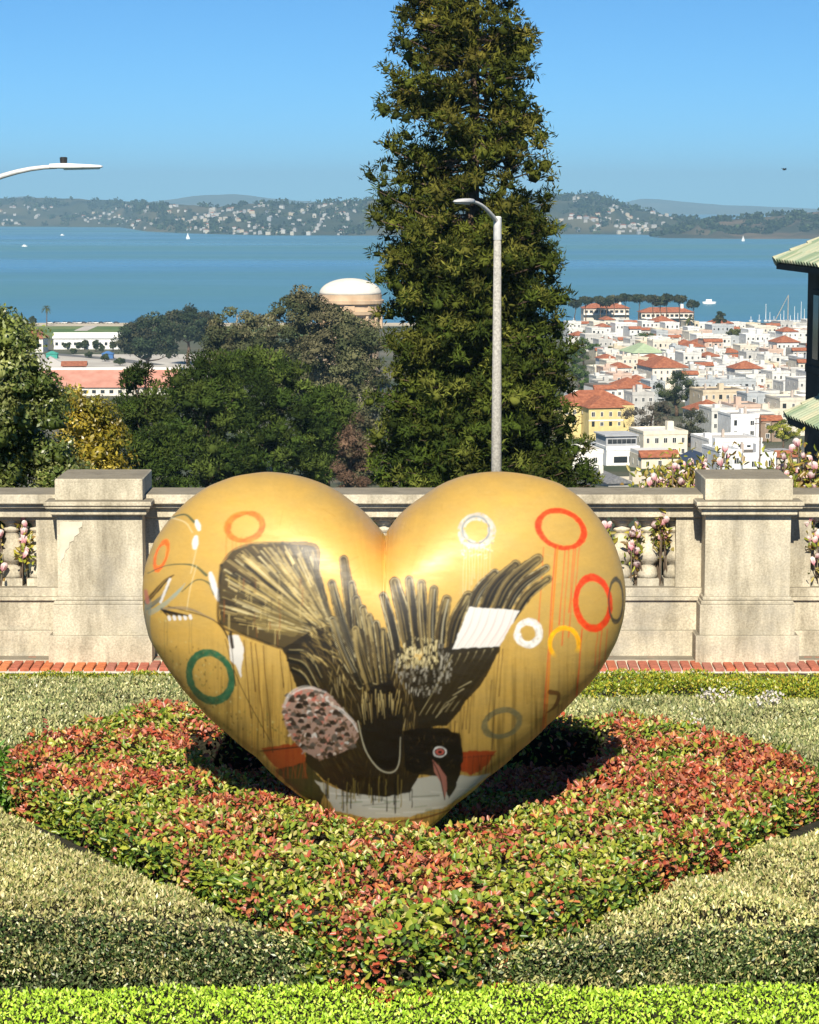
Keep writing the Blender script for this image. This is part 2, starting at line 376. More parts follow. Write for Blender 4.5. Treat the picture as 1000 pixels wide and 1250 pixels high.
# ------------------------------------------------------------------ balustrade
YF = 14.19                                   # front face of the wall's lowest course
def zy(py, Y=YF): return float(atY(500, py, Y)[2])
def xw(px, Y=YF): return (px - 500) / F * float(Y / ray(px, 700)[1]) if False else float(atY(px, 700, Y)[0])
bal = thing('stone_balustrade', 'weathered beige stone balustrade with square piers and turned balusters behind the golden heart', 'balustrade', (0, YF, 0))
def lbox(mb, x0, x1, y0, y1, z0, z1, b=.006): mb.box(x0, x1, y0 - YF, y1 - YF, z0, z1, 0, b)
PIER_PX = [122.5, 912.5]
pc = [xw(p, YF - .12) for p in PIER_PX]; step = pc[1] - pc[0]
piers = [pc[0] - step, pc[0], pc[1], pc[1] + step]
z_p1 = zy(769.5); z_p2 = zy(733); z_led = zy(718.5); z_open = zy(633); z_rail0 = zy(625); z_rail1 = zy(607)
pw = .255                                    # half width of a pier shaft
for X in piers:
    mb = MB(); y0 = YF - .12
    lbox(mb, X - pw - .055, X + pw + .055, y0 - .06, YF + .45, -2.2, z_p1)                    # lower plinth
    lbox(mb, X - pw - .03, X + pw + .03, y0 - .035, YF + .425, z_p1 - .01, z_p2)              # upper plinth
    pr_ = mb.build('pier_base', M['stone'], bal)
    mb = MB(); ys = y0
    lbox(mb, X - pw - .022, X + pw + .022, ys - .026, YF + .415, z_p2 - .003, z_p2 + .022)
    lbox(mb, X - pw - .012, X + pw + .012, ys - .014, YF + .405, z_p2 + .02, z_p2 + .045)
    lbox(mb, X - pw, X + pw, ys, YF + .39, z_p2 + .04, zy(630, ys) + .012)
    mb.build('pier_shaft', M['stone'], bal)
    mb = MB(); zt = zy(628, ys)
    lbox(mb, X - pw - .03, X + pw + .03, ys - .045, YF + .42, zt, zt + .042)
    lbox(mb, X - pw - .055, X + pw + .055, ys - .075, YF + .445, zt + .040, zt + .060)
    lbox(mb, X - pw - .064, X + pw + .064, ys - .086, YF + .455, zt + .058, zt + .086)
    lbox(mb, X - pw - .006, X + pw + .006, ys - .012, YF + .39, zt + .084, zt + .215)
    mb.build('pier_cap', M['stone'], bal)
for k in range(len(piers) - 1):
    xa = piers[k] + pw - .02; xb = piers[k + 1] - pw + .02
    mb = MB(); lbox(mb, xa, xb, YF, YF + .33, -2.2, z_p1 - .002, .004); mb.build('wall_plinth', M['stone'], bal)
    mb = MB(); lbox(mb, xa, xb, YF + .03, YF + .30, z_p1 - .01, z_p2 - .004, .004)
    lbox(mb, xa, xb, YF + .012, YF + .318, z_p2 - .006, z_p2 + .018, .005); lbox(mb, xa, xb, YF + .028, YF + .30, z_p2 + .015, z_led, .005)
    mb.build('wall_course', M['stone'], bal)
    mb = MB(); lbox(mb, xa, xb, YF - .135, YF + .1, -.3, .035, .006); mb.build('footing', M['stone'], bal)
    eb = .155
    for e0, e1 in ((xa, xa + eb + .02), (xb - eb - .02, xb)):
        mb = MB(); lbox(mb, e0, e1, YF + .07, YF + .27, z_led - .005, z_open + .03, .004); mb.build('end_block', M['stone'], bal)
    mb = MB()
    lbox(mb, xa, xb, YF + .045, YF + .285, z_open, z_rail0 + .025, .004)
    lbox(mb, xa, xb, YF + .01, YF + .32, z_rail0 + .022, z_rail0 + .05, .004)
    lbox(mb, xa, xb, YF - .02, YF + .35, z_rail0 + .048, z_rail1 + .018, .006)
    mb.build('handrail', M['stone'], bal)
    # balusters
    x0, x1 = xa + eb + .02, xb - eb - .02; n = round((x1 - x0) / .158); H = z_open - z_led
    if k == 0:
        b = MB(); h = H + .01
        b.box(-.066, .066, -.066, .066, 0, .05 * 1, 0, .004)
        prof = [(.064, .05), (.062, .075), (.053, .112), (.041, .128), (.045, .14), (.066, .158), (.077, .185), (.075, .212), (.061, .25), (.049, .285), (.042, .32), (.040, .342), (.055, .352), (.055, .366), (.042, .372), (.041, .388), (.060, .402), (.060, .42)]
        sc_ = (h - .03) / .42
        b.lathe([(r, z * sc_ if z > .05 else z) for r, z in prof], n=20); b.box(-.068, .068, -.068, .068, h - .034, h, 0, .004)
        bm_ = b.mesh('baluster', M['stone']); bm_.polygons.foreach_set('use_smooth', [len(p.vertices) == 4 and abs(p.normal.z) < .97 and i > 18 for i, p in enumerate(bm_.polygons)])
    for i in range(n + 1):
        o = addobj('baluster', bm_, bal); o.location = (x0 + i * (x1 - x0) / n, .165, z_led - .004)

b = MB(); yp = YF - .1235 - YF; pp = [(73, 637), (101, 637), (100, 643), (96, 645), (97, 651), (91, 655), (90, 660), (85, 662), (84, 669), (80, 672), (78, 681), (75, 684), (73.5, 692)]
pv_ = [atY(x, y, YF - .1235) for x, y in pp]; b.rings([[(p[0], yp + d, p[2]) for p in pv_] for d in (0, .006)]); b.build('plaster_patch', noisemat('pale_plaster', (.50, .45, .35), (.64, .58, .46), 9, .9), bal)
# brick edging at the foot of the wall
edg = bigmesh('brick_edging', np.array([(-6, 13.80, .004), (6, 13.80, .004), (6, 14.2, .016), (-6, 14.2, .016)]), np.array([(0, 1, 2, 3)]), M['mortar']); edg['kind'] = 'structure'
bms = []
for m in BR:
    b = MB(); b.box(-.0265, .0265, -.155, .155, 0, .022, 0, .004); bms.append(b.mesh('brick', m))
nb = 118; pit = .0635
for i in range(nb):
    x = (i - nb / 2) * pit
    k = random.choice([0, 1, 1, 0, 2]) if x < -1.75 else random.choice([2, 3, 4, 3, 4])
    if i % 9 == 4: k = random.choice([3, 4])
    o = addobj('brick', bms[k], edg); o.location = (x + random.uniform(-.002, .002), 14.005 + random.uniform(-.006, .006), .008 + random.uniform(-.002, .002))
    o.rotation_euler = (R_(1.7), 0, R_(random.uniform(-1.2, 1.2)))

# ------------------------------------------------------------------ the painted heart
HX = float(atY(470, 780, 9.2)[0]); HY = 9.2; HC = np.array([HX, HY, float(atY(470, 778, 9.2)[2])]); HT = .47
SIL = [(470,653),(492,624),(517.6,604.8),(540,590.4),(572,579),(610,575),(652,580),(684,590),(709.6,608),(732,633.6),(751,665.6),(761,697.6),(764.5,726),(761,758),(753,784),(741,806),(728,826),(703,852),(668,886),(633,918),(594,950),(556,982),(518,1016),(495,1034),(474,1041),
       (452,1034),(430,1016),(390,987),(352,961),(313,924),(276,894),(240,860),(213,828),(197,804),(182,779),(175,746),(174,714),(178,688),(189,659),(208,632),(230,609.6),(256,592),(288,580),(326,575),(368,581),(403,593.6),(432,613),(454,633.6)]
def closed_interp(poly, n=1440):
    p = np.array(poly, float); d = p - proj(HC); a = np.unwrap(np.arctan2(-d[:, 1], d[:, 0])); r = np.hypot(d[:, 0], d[:, 1])
    k = np.argsort(a); a = a[k]; r = r[k]
    A = np.concatenate([a - 2*np.pi, a, a + 2*np.pi]); Rr = np.concatenate([r, r, r])
    t = np.linspace(0, 2*np.pi, n, endpoint=False); return t, np.interp(t, A, Rr)
phi, target = closed_interp(SIL)
kern = np.exp(-.5 * (np.arange(-10, 11) / 4.0) ** 2); kern /= kern.sum()
ts = np.convolve(np.concatenate([target[-20:], target, target[:20]]), kern, 'same')[20:-20]
dcl = np.abs(phi - np.pi / 2); wcl = np.clip((dcl - .02) / .12, 0, 1); target = ts * wcl + target * (1 - wcl)
ppm = F / (HY * 1.01)
Rphi = target / ppm
def heart_pts(rho_s, ph, sgn=-1.0):
    """rho_s 0..1 equal-angle radius, ph angle -> world points of front (sgn -1) or back"""
    rho = np.clip(1.25 * rho_s - .25 * rho_s ** 5, 0, 1)
    Rr = np.interp(ph % (2*np.pi), np.append(phi, 2*np.pi), np.append(Rphi, Rphi[0]))
    Rs = np.interp(ph % (2*np.pi), np.append(phi, 2*np.pi), np.append(Rsm, Rsm[0]))
    wv = rho ** 1.7; r = rho * (Rs * (1 - wv) + Rr * wv)
    x = r * np.cos(ph); z = r * np.sin(ph)
    th = HT * (1.0 + .10 * np.clip(z / .6, -1, 1)) * (1 - .80 * np.clip(-z / .85, 0, 1) ** 1.75)
    y = sgn * th * np.sqrt(np.maximum(1 - rho ** 2, 0)) ** .92
    return np.stack([HC[0] + x, HC[1] + y, HC[2] + z], -1)
for it in range(9):
    g = np.exp(-.5 * (np.arange(-360, 361) / 90.0) ** 2); g /= g.sum()
    Rsm = np.convolve(np.concatenate([Rphi[-400:], Rphi, Rphi[:400]]), g, 'same')[400:-400]
    A, B = np.meshgrid(phi, np.linspace(.5, 1, 40))
    best = np.zeros(len(phi))
    for sgn in (-1, 1):
        q = proj(heart_pts(B, A, sgn)) - proj(HC)
        an = np.arctan2(-q[..., 1], q[..., 0]) % (2*np.pi); rr = np.hypot(q[..., 0], q[..., 1])
        np.maximum.at(best, (an / (2*np.pi) * len(phi)).astype(int) % len(phi), rr)
    best = np.where(best < 1, target, best)
    bk = np.ones(9) / 9; best = np.convolve(np.concatenate([best[-9:], best, best[:9]]), bk, 'same')[9:-9] * (1 - (dcl < .05)) + best * (dcl < .05)
    Rphi = Rphi * (1 + .7 * (target / best - 1))

# --- the paint, laid out on a canvas and carried by the heart's vertices
CX0, CY0, CS = 160, 560, 2
CW, CH = 620 * CS, 490 * CS
yy, xx = np.mgrid[0:CH, 0:CW]; PXx = CX0 + (xx + .5) / CS; PYy = CY0 + (yy + .5) / CS
GOLD = np.array([.475, .298, .070])
mott = fbm(PXx / 26 + PYy / 60, PYy / 18 - PXx / 70, 5)[..., None]; fine = fbm(PXx / 3.2 + PYy / 9, PYy / 2.1 - PXx / 7, 9)[..., None]
vert = fbm(PXx / 2.2, PYy / 60, 21)[..., None]
canvas = GOLD * (.84 + .20 * mott + .14 * fine) * np.array([1, .96, .82]) ** (mott * 2 - 1)
vt = np.clip((PYy - 760) / 120, 0, 1)[..., None]; canvas *= 1 - vt * .55 * (np.clip(vert - .45, 0, 1) * 3).clip(0, 1)
orange = np.exp(-((PXx - 455) / 38) ** 2 - ((PYy - 690) / 40) ** 2)[..., None]; canvas = canvas * (1 - .5 * orange) + np.array([.85, .36, .06]) * .5 * orange
gm = np.ones((CH, CW))                                                   # 1 where bare gold shows
def lay(sl, a, color, gold=0.0):
    c = np.asarray(color, float); a3 = a[..., None]
    canvas[sl] = canvas[sl] * (1 - a3) + c * a3; gm[sl] = gm[sl] * (1 - a) + gold * a
def bbox(x0, x1, y0, y1, pad=4):
    i0 = max(0, int((y0 - pad - CY0) * CS)); i1 = min(CH, int((y1 + pad - CY0) * CS) + 1); j0 = max(0, int((x0 - pad - CX0) * CS)); j1 = min(CW, int((x1 + pad - CX0) * CS) + 1)
    return (slice(i0, max(i1, i0)), slice(j0, max(j1, j0)))
def spline(p, n=10):
    p = np.asarray(p, float)
    if len(p) == 2: return p[0] + (p[1] - p[0]) * np.linspace(0, 1, 4)[:, None]
    q = np.vstack([2 * p[0] - p[1], p, 2 * p[-1] - p[-2]]); out = []
    for i in range(1, len(q) - 2):
        t = np.linspace(0, 1, n, endpoint=False)[:, None]; a, b, c, d = q[i-1], q[i], q[i+1], q[i+2]
        out.append(.5 * (2*b + (c-a)*t + (2*a-5*b+4*c-d)*t**2 + (3*b-a-3*c+d)*t**3))
    return np.vstack(out + [p[-1:]])
def stroke(p, w, color, alpha=1.0, soft=.5, streak=0.0, seed=0):
    """brush stroke along points; w = width or list of widths (photo px)"""
    s = spline(p); w = np.interp(np.linspace(0, 1, len(s)), np.linspace(0, 1, len(w)), w) if hasattr(w, '__len__') else np.full(len(s), float(w))
    m = w.max() / 2 + 1; slc = bbox(s[:, 0].min(), s[:, 0].max(), s[:, 1].min(), s[:, 1].max(), m)
    X = PXx[slc]; Y = PYy[slc]
    if X.size == 0: return
    bd = np.full(X.shape, -1e9); bs = np.zeros(X.shape); bt = np.zeros(X.shape); L_ = 0
    for i in range(len(s) - 1):
        a = s[i]; ab = s[i+1] - a; l2 = (ab ** 2).sum()
        if l2 < 1e-9: continue
        t = np.clip(((X - a[0]) * ab[0] + (Y - a[1]) * ab[1]) / l2, 0, 1); dx = X - a[0] - ab[0]*t; dy = Y - a[1] - ab[1]*t
        d = np.hypot(dx, dy); e = (w[i] + (w[i+1] - w[i]) * t) / 2 - d; k = e > bd
        bd = np.where(k, e, bd); bs = np.where(k, d * np.sign(ab[0]*dy - ab[1]*dx), bs); bt = np.where(k, L_ + t * math.sqrt(l2), bt); L_ += math.sqrt(l2)
    if w.max() > 1.6: bd = bd + (fbm(X * .22 + 7, Y * .22, seed + 3, 2) - .5) * min(1.2, w.max() * .14)
    a = np.clip(bd / soft + .5, 0, 1) * alpha
    if streak: a = a * (1 - streak * np.clip(vnoise(bs * 1.1 + 50, bt / 14 + 9, seed) * 1.6 - .3, 0, 1))
    lay(slc, a, color)
def fill(poly, color, alpha=1.0, soft=.8, wob=1.2, seed=0):
    p = np.asarray(poly, float); slc = bbox(p[:, 0].min(), p[:, 0].max(), p[:, 1].min(), p[:, 1].max(), 4); X = PXx[slc]; Y = PYy[slc]
    X2 = X + (fbm(X / 5, Y / 5, seed + 3) - .5) * wob * 2; Y2 = Y + (fbm(X / 5, Y / 5, seed + 13) - .5) * wob * 2
    ins = in_poly(X2, Y2, p); d = edge_dist(X2, Y2, p); a = np.clip(np.where(ins, d, -d) / soft + .5, 0, 1) * alpha
    lay(slc, a, color); return slc, a
def ring(cx, cy, rx, ry, wd, color, tilt=0, alpha=.95, seed=0, a0=None, broken=0.0):
    m = max(rx, ry) + wd; slc = bbox(cx - m, cx + m, cy - m, cy + m); X = PXx[slc] - cx; Y = PYy[slc] - cy; c, s = math.cos(R_(tilt)), math.sin(R_(tilt))
    u = (X*c + Y*s) / (rx - wd/2); v = (-X*s + Y*c) / (ry - wd/2); rr = np.hypot(u, v); ang = np.arctan2(v, u)
    wv = wd * (.85 + .35 * vnoise(ang * 1.5 + 20, rr * 0 + seed, seed)); d = wv/2 - np.abs(rr - 1) * (rx + ry - wd) / 2 + (fbm(X / 3, Y / 3, seed) - .5) * 1.6
    a = np.clip(d / .7 + .5, 0, 1) * alpha * (.78 + .4 * vnoise(X / 2.2, Y / 2.2, seed + 1)).clip(0, 1)
    if broken: a *= np.clip((vnoise(X / 3, Y / 3, seed + 4) - broken) * 4, 0, 1)
    if a0 is not None: a *= np.clip((np.cos(ang - R_(a0)) + .75) * 2, 0, 1)
    shade = (.8 + .5 * vnoise(ang * 4 + 9, rr * 6, seed + 2))[..., None]
    lay(slc, a, np.clip(np.asarray(color) * shade, 0, 1))
def drip(x, y0, y1, color, wd=.9, alpha=.8, lean=0.0):
    n = 5; p = [(x + lean * t + random.uniform(-.5, .5), y0 + (y1 - y0) * t) for t in np.linspace(0, 1, n)]; stroke(p, [wd, wd * .9, wd * .8, wd, wd * 1.3], color, alpha)
DK = (.022, .017, .010); BRN = (.075, .05, .018); PALE = (.62, .50, .24); CREAM = (.74, .66, .42); WHT = (.68, .66, .63); GRY = (.30, .29, .25); GREEN = (.06, .18, .10)
RED = (.72, .075, .012); ORG = (.80, .20, .03)
# grime and drips low down
for i in range(80):
    x = random.uniform(215, 740); y = random.uniform(800, 880); drip(x, y, y + random.uniform(25, 90), random.choice([(.30, .17, .03), (.22, .14, .03), (.16, .13, .05)]), random.uniform(.5, 1.1), random.uniform(.25, .55), random.uniform(-3, 3))
for i in range(240):
    x = 190 + 210 * random.random(); y = 760 + (x - 190) * 1.0 + random.uniform(-25, 45); stroke([(x, y), (x + random.uniform(-1, 1), y + 1.5)], random.uniform(.7, 2.0), random.choice([(.50, .42, .14), (.10, .09, .03), (.62, .55, .25), (.2, .2, .06)]), .6)
for i in range(130):
    x = random.uniform(190, 750); y = random.uniform(590, 800); a = random.uniform(0, 3.1); l = random.uniform(3, 22); stroke([(x, y), (x + math.cos(a) * l, y + math.sin(a) * l)], random.uniform(.6, 1.4), random.choice([(.66, .46, .16), (.36, .21, .04), (.42, .26, .06), (.7, .52, .22)]), random.uniform(.12, .32))
# left edge: blossoms, stems, a small bird
ring(197, 678, 9, 20, 5, ORG, 18, seed=3)
for p, wd in (([(186, 655), (205, 635), (225, 628), (237, 637)], 1.6), ([(180, 700), (205, 690), (235, 690), (252, 702)], 1.6), ([(222, 722), (240, 708), (255, 712), (262, 725)], 1.8)): stroke(p, [1, wd, wd * 2.2], (.10, .13, .07), .9)
stroke([(200, 630), (225, 637), (235, 650)], 1.2, CREAM, .7); stroke([(205, 740), (262, 758), (285, 790)], [1, 1.2, 3], DK, .85); stroke([(240, 690), (232, 720), (228, 745)], .9, CREAM, .7); stroke([(240, 670), (233, 700)], .9, CREAM, .7)
for p, wd in (([(240, 636), (243, 646)], 7), ([(239, 656), (238, 668)], 9), ([(257, 700), (263, 722)], 8), ([(263, 718), (267, 732)], 8)): stroke(p, [wd * .6, wd, wd * .7], WHT, .97)
for i, p in enumerate(([(178, 735), (190, 722), (203, 708), (212, 702)], [(180, 742), (196, 730), (206, 716)], [(184, 748), (200, 738), (218, 722), (226, 712)])): stroke(p, [6, 5, 1.5], [DK, (.16, .18, .16), (.36, .40, .33)][i], .95, streak=.5, seed=i)
stroke([(181, 735), (180, 765), (188, 795)], [9, 7, 2], (.28, .30, .25), .9, streak=.5); stroke([(178, 722), (180, 735)], 5, (.55, .22, .16), .8)
for i in range(5): stroke([(197, 744), (206 + 6.5 * i, 753 - .2 * i)], [2, 1.6], DK, .9); stroke([(206 + 6.5 * i, 753 - .3 * i), (207 + 6.5 * i, 756 - .3 * i)], 3.8, WHT, .97)
for i in range(5): stroke([(196 + 2.4 * i, 735 - 6 * i), (198 + 2.4 * i, 731 - 6 * i)], 3.2, WHT, .9)
stroke([(197, 743), (230, 743), (262, 757)], [3, 3.5, 1], (.20, .19, .17), .9, streak=.6)
for x in (201, 204, 231, 234): drip(x, 756, 795 + random.uniform(-10, 15), (.25, .2, .08), .8, .6)
ring(257, 826, 29, 34, 8, (.03, .15, .085), -25, seed=8)
stroke([(275, 780), (285, 815), (300, 850), (330, 905)], .9, DK, .8)
fill([(279, 776), (291, 775), (298, 790), (294, 828), (288, 812), (281, 806)], WHT, .95, seed=2); stroke([(281, 772), (284, 790)], 4, DK, .9)
# orange ring and its drips
ring(299, 643, 25, 20, 7, ORG, -12, seed=5)
for x in (277, 284, 289, 295, 301, 306): drip(x, 655, 700, ORG, 1.0, .75, -2)
# rings on the right lobe
ring(582, 648, 23, 22, 9, (.44, .46, .46), 0, .75, seed=7, broken=.12); ring(581, 647, 17.5, 17.5, 2.2, (.22, .25, .27), 0, .8, seed=17)
for i in range(60): stroke([(random.uniform(563, 603), random.uniform(664, 690))] * 1 + [(random.uniform(563, 603), random.uniform(664, 690))][:0] + [(0, 0)][:0] or [(570, 670)], 1, CREAM) if False else None
for x in np.linspace(563, 602, 12): drip(x, 664, 720 + random.uniform(-15, 25), random.choice([CREAM, (.45, .38, .18), CREAM]), .8, .55, -1.5)
for i in range(50):
    x = random.uniform(563, 603); y = 660 + abs(random.gauss(0, 12)); stroke([(x, y), (x + random.uniform(-3, 3), y + random.uniform(-2, 2))], random.uniform(.8, 1.8), random.choice([CREAM, GRY, WHT]), .6)
ring(685, 646, 32, 25, 6.5, RED, 22, seed=11); ring(724, 736, 25, 35, 8, RED, -4, seed=12); ring(752, 733, 10.5, 28, 3.6, (.10, .09, .06), 0, seed=13)
for x, l, wd in ((678, 230, 1.3), (681, 250, 2.0), (690, 95, 1.0), (695, 120, .9), (701, 80, .9), (707, 60, .8), (664, 95, .8), (735, 60, 1.0), (742, 45, .8), (730, 45, .8), (711, 90, 1.4), (703, 110, .9)):
    y0 = 668 if x < 709 else 768; drip(x, y0, y0 + l, RED if x not in (681,) else (.75, .24, .02), wd, .85, (x - 470) * -.02 * l / 60)
ring(689, 786, 20, 22, 5, (.86, .46, .01), 0, a0=-100, seed=14); ring(645, 773, 17.5, 18, 8, WHT, 0, .97, seed=15); ring(613, 883, 25.5, 19, 7, (.20, .19, .11), -18, .85, seed=16)
stroke([(672, 845), (682, 848), (678, 862), (668, 870)], [6, 5, 4, 1], (.14, .05, .015), .8)
for x in (666, 668, 682, 686): drip(x, 860, 895, (.14, .06, .02), 1.0, .7, -6)
for x, y0, y1 in ((610, 790, 915), (614, 792, 850), (572, 850, 890), (577, 840, 895), (567, 862, 890), (556, 880, 905), (600, 830, 880)): drip(x, y0, y1, (.06, .035, .012), .95, .85, -(y1 - y0) * .08)
# red and green bands near the point
fill([(318, 913), (368, 906), (375, 930), (345, 942), (330, 930)], (.34, .06, .015), .85, wob=2.5, seed=4); stroke([(318, 917), (372, 911)], 1.6, DK, .8); fill([(335, 940), (375, 930), (400, 960), (390, 985), (360, 965)], (.025, .035, .015), .85, seed=6)
fill([(560, 917), (606, 916), (596, 934), (576, 946), (562, 940)], (.40, .05, .014), .85, wob=2.5, seed=5); stroke([(562, 925), (604, 922)], 1.4, (.2, .05, .02), .7)
for i in range(14): x = random.uniform(563, 600); stroke([(x, 922), (x + random.uniform(-4, 4), 945)], 1.2, random.choice([(.16, .05, .02), (.55, .12, .03)]), .6)
for i in range(16): x = random.uniform(330, 376); stroke([(x, 930), (x + random.uniform(-4, 6), 950)], 1.2, (.35, .10, .03), .6)
fill([(384, 952), (420, 966), (470, 972), (510, 950), (545, 945), (575, 948), (600, 944), (570, 968), (545, 984), (500, 997), (450, 999), (410, 990)], (.56, .55, .48), .95, seed=7)
for i in range(26):
    x = random.uniform(400, 560); y = random.uniform(958, 994); stroke([(x, y), (x + random.uniform(12, 34), y + random.uniform(-3, 2))], random.uniform(.8, 2), random.choice([(.20, .21, .16), (.66, .64, .55), (.28, .33, .22), (.70, .68, .62)]), .6)
stroke([(400, 992), (450, 1003), (510, 1000), (560, 985)], 2.2, (.16, .06, .02), .8)
# the bird: tail fan
TAIL = [(270, 690), (284, 673), (308, 664), (345, 663), (384, 668), (387, 700), (397, 735), (408, 762), (410, 795), (380, 806), (345, 792), (300, 776), (269, 762), (267, 725)]
fill(TAIL, (.10, .075, .032), .97, seed=1)
apex = np.array([412, 782])
rim = [(270, 760), (266, 735), (268, 712), (272, 694), (282, 676), (300, 668), (322, 663), (345, 662), (366, 665), (384, 669)]
for i in range(1150):
    t = random.random(); q = np.array(rim[0]) * 0; k = t * (len(rim) - 1); a = int(min(k, len(rim) - 2)); q = np.array(rim[a]) + (np.array(rim[a+1]) - np.array(rim[a])) * (k - a)
    u0 = random.uniform(.0, .75); u1 = min(.98, u0 + random.uniform(.08, .36)); p0 = q + (apex - q) * u0; p1 = q + (apex - q) * u1
    light = random.random() < (.60 if t > .45 else .46)
    stroke([p0, p1], [random.uniform(.9, 2.2), random.uniform(.7, 1.3)], random.choice([PALE, (.50, .40, .20), (.66, .58, .36), (.42, .33, .13)]) if light else random.choice([DK, BRN, (.12, .085, .03)]), random.uniform(.55, .95), streak=.4, seed=i)
for q, wd in (((300, 690), 5), ((285, 700), 4), ((330, 700), 5), ((292, 722), 4), ((360, 690), 4), ((372, 672), 6)):
    stroke([q, np.array(q) + (apex - np.array(q)) * .62], [wd, wd * .8, 1], DK, .85, streak=.35)
fill([(330, 735), (350, 728), (368, 740), (375, 760), (360, 778), (325, 772), (310, 760)], (.34, .27, .11), .35, seed=9)
for i in range(40): x = random.uniform(272, 372); y = random.uniform(700, 770); stroke([(x, y), (x + random.uniform(-1, 1), y + random.uniform(6, 22))], random.uniform(.6, 1.2), random.choice([PALE, (.55, .44, .2), BRN, (.30, .12, .03)]), .7)
stroke(TAIL[:4], 4, (.10, .085, .05), .8, streak=.5); stroke(TAIL[3:8], [4, 8, 7, 6, 5], (.05, .045, .035), .92, streak=.4); stroke([TAIL[-4], TAIL[-3], TAIL[-2], TAIL[-1], TAIL[0]], 3.5, DK, .85, streak=.4)
for x, l in ((282, 60), (298, 95), (306, 60), (312, 115), (321, 130), (342, 45), (352, 80), (361, 60)): drip(x, 774 + (x - 270) * .28, 774 + (x - 270) * .28 + l, (.08, .035, .01), 1.0, .9, l * .09)
# body
fill([(345, 792), (380, 770), (408, 762), (440, 780), (470, 770), (500, 800), (540, 820), (548, 882), (520, 890), (562, 895), (566, 930), (545, 948), (512, 946), (500, 968), (470, 973), (425, 968), (395, 952), (372, 930), (384, 850), (362, 838)], (.040, .028, .012), .98, seed=3)
for i in range(620):
    x = random.uniform(352, 520); y = random.uniform(785, 965)
    if not in_poly(np.array([x]), np.array([y]), [(352, 795), (405, 768), (470, 790), (520, 850), (500, 940), (440, 968), (390, 935), (375, 840)])[0]: continue
    dv = unit(np.array([.55, 1.0]) if x < 440 else np.array([-.1, 1.0])); l = random.uniform(5, 20)
    stroke([(x, y), (x + dv[0] * l * .5 + random.uniform(-1, 1), y + dv[1] * l * .5), (x + dv[0] * l, y + dv[1] * l)], [.5, random.uniform(.7, 1.7), .4], random.choice([(.16, .115, .045), (.25, .19, .085), (.10, .07, .03), (.40, .32, .16)]) if y < 890 else random.choice([(.08, .055, .02), (.12, .09, .03)]), random.uniform(.4, .85))
for p in ([(352, 796), (375, 800), (392, 830)], [(352, 806), (372, 814), (388, 842)], [(356, 818), (370, 826), (382, 846)]): stroke(p, [4, 5, 2], DK, .95); stroke(np.array(p) + [1, -3], [1, 2, 1], (.42, .36, .20), .85, streak=.4)
for i in range(260):
    x = random.uniform(395, 560); y = random.uniform(770, 885); l = random.uniform(6, 22); dv = np.array([random.uniform(-.25, .35), 1.0])
    if in_poly(np.array([x]), np.array([y]), [(400, 770), (470, 775), (540, 800), (560, 850), (545, 885), (470, 890), (400, 840)])[0]: stroke([(x, y), (x + dv[0] * l, y + l)], [.6, random.uniform(.8, 1.6), .4], random.choice([PALE, (.35, .27, .11), (.25, .18, .07), (.5, .42, .24), DK, DK]), random.uniform(.4, .8))
for i in range(150):
    x = random.uniform(366, 418); y = random.uniform(752, 806); l = random.uniform(8, 24); dv = unit(np.array([[random.uniform(.3, 1.0), random.uniform(.4, 1.0)]]))[0]
    stroke([(x, y), (x + dv[0] * l * .5 + 1, y + dv[1] * l * .5 - 1), (x + dv[0] * l, y + dv[1] * l)], [.6, random.uniform(1.0, 2.2), .5], random.choice([PALE, (.35, .27, .11), (.22, .16, .06), DK, DK, BRN]), random.uniform(.5, .9))
def feather(base, tip, wd, bend=0.0, lit=.5, seed=0):
    b = np.array(base, float); t = np.array(tip, float); d = t - b; n = np.array([-d[1], d[0]]) * bend; mid = (b + t) / 2 + n; p = [b, mid, t - d * .05]
    stroke(p, [wd * .55, wd * 1.06, wd * 1.02, wd * .8], (.06, .045, .02), .9); stroke(p, [wd * .55, wd * .95, wd * .9, wd * .66], random.choice([PALE, (.56, .45, .20), CREAM]), .68, streak=.5, seed=seed); stroke(p, [wd * .46, wd * .85, wd * .78, wd * .5], random.choice([(.10, .07, .025), (.16, .12, .05), (.07, .05, .02)]), .97); stroke([b + (t - b) * .62, t - d * .07], [wd * .3, wd * .55, wd * .35], random.choice([(.34, .27, .12), (.22, .17, .07), (.42, .35, .18)]), .8, streak=.6, seed=seed + 1)
    s = spline(p)[::4]
    off = unit(np.array([[-d[1], d[0]]]))[0]
    stroke(s + off * wd * .12, [wd * .45, wd * .55, wd * .45, .5], DK, .95, streak=.2, seed=seed)
    for k in range(3): o = random.uniform(-.34, .3) * wd; stroke(s[1:] + off * o, random.uniform(.6, 1.4), random.choice([PALE, (.45, .36, .17), (.30, .23, .1), DK, (.6, .56, .42)]), .75 * lit + .2, streak=.5, seed=seed + k)
for base, tip, wd, bd in (((432, 820), (419, 676), 15, .02), ((444, 832), (403, 706), 13, -.02), ((436, 800), (429, 708), 12, .03), ((452, 830), (434, 726), 13, .03), ((458, 832), (442, 738), 12, .03), ((464, 836), (450, 748), 12, .03), ((470, 838), (459, 757), 11, .02), ((440, 838), (404, 752), 12, -.03), ((456, 850), (433, 764), 12, -.03), ((474, 836), (468, 766), 10, .0)):
    feather(base, tip, wd, bd, .5, int(tip[0]))
for base, tip, wd, bd in (((487, 810), (467, 723), 13, .02), ((500, 800), (481, 706), 17, .02), ((510, 795), (499, 703), 13, .0), ((520, 798), (514, 708), 14, -.01), ((528, 800), (530, 715), 13, -.02), ((536, 800), (546, 728), 15, -.03), ((548, 800), (573, 724), 17, -.06)):
    feather(base, tip, wd, bd, .6, int(tip[0]))
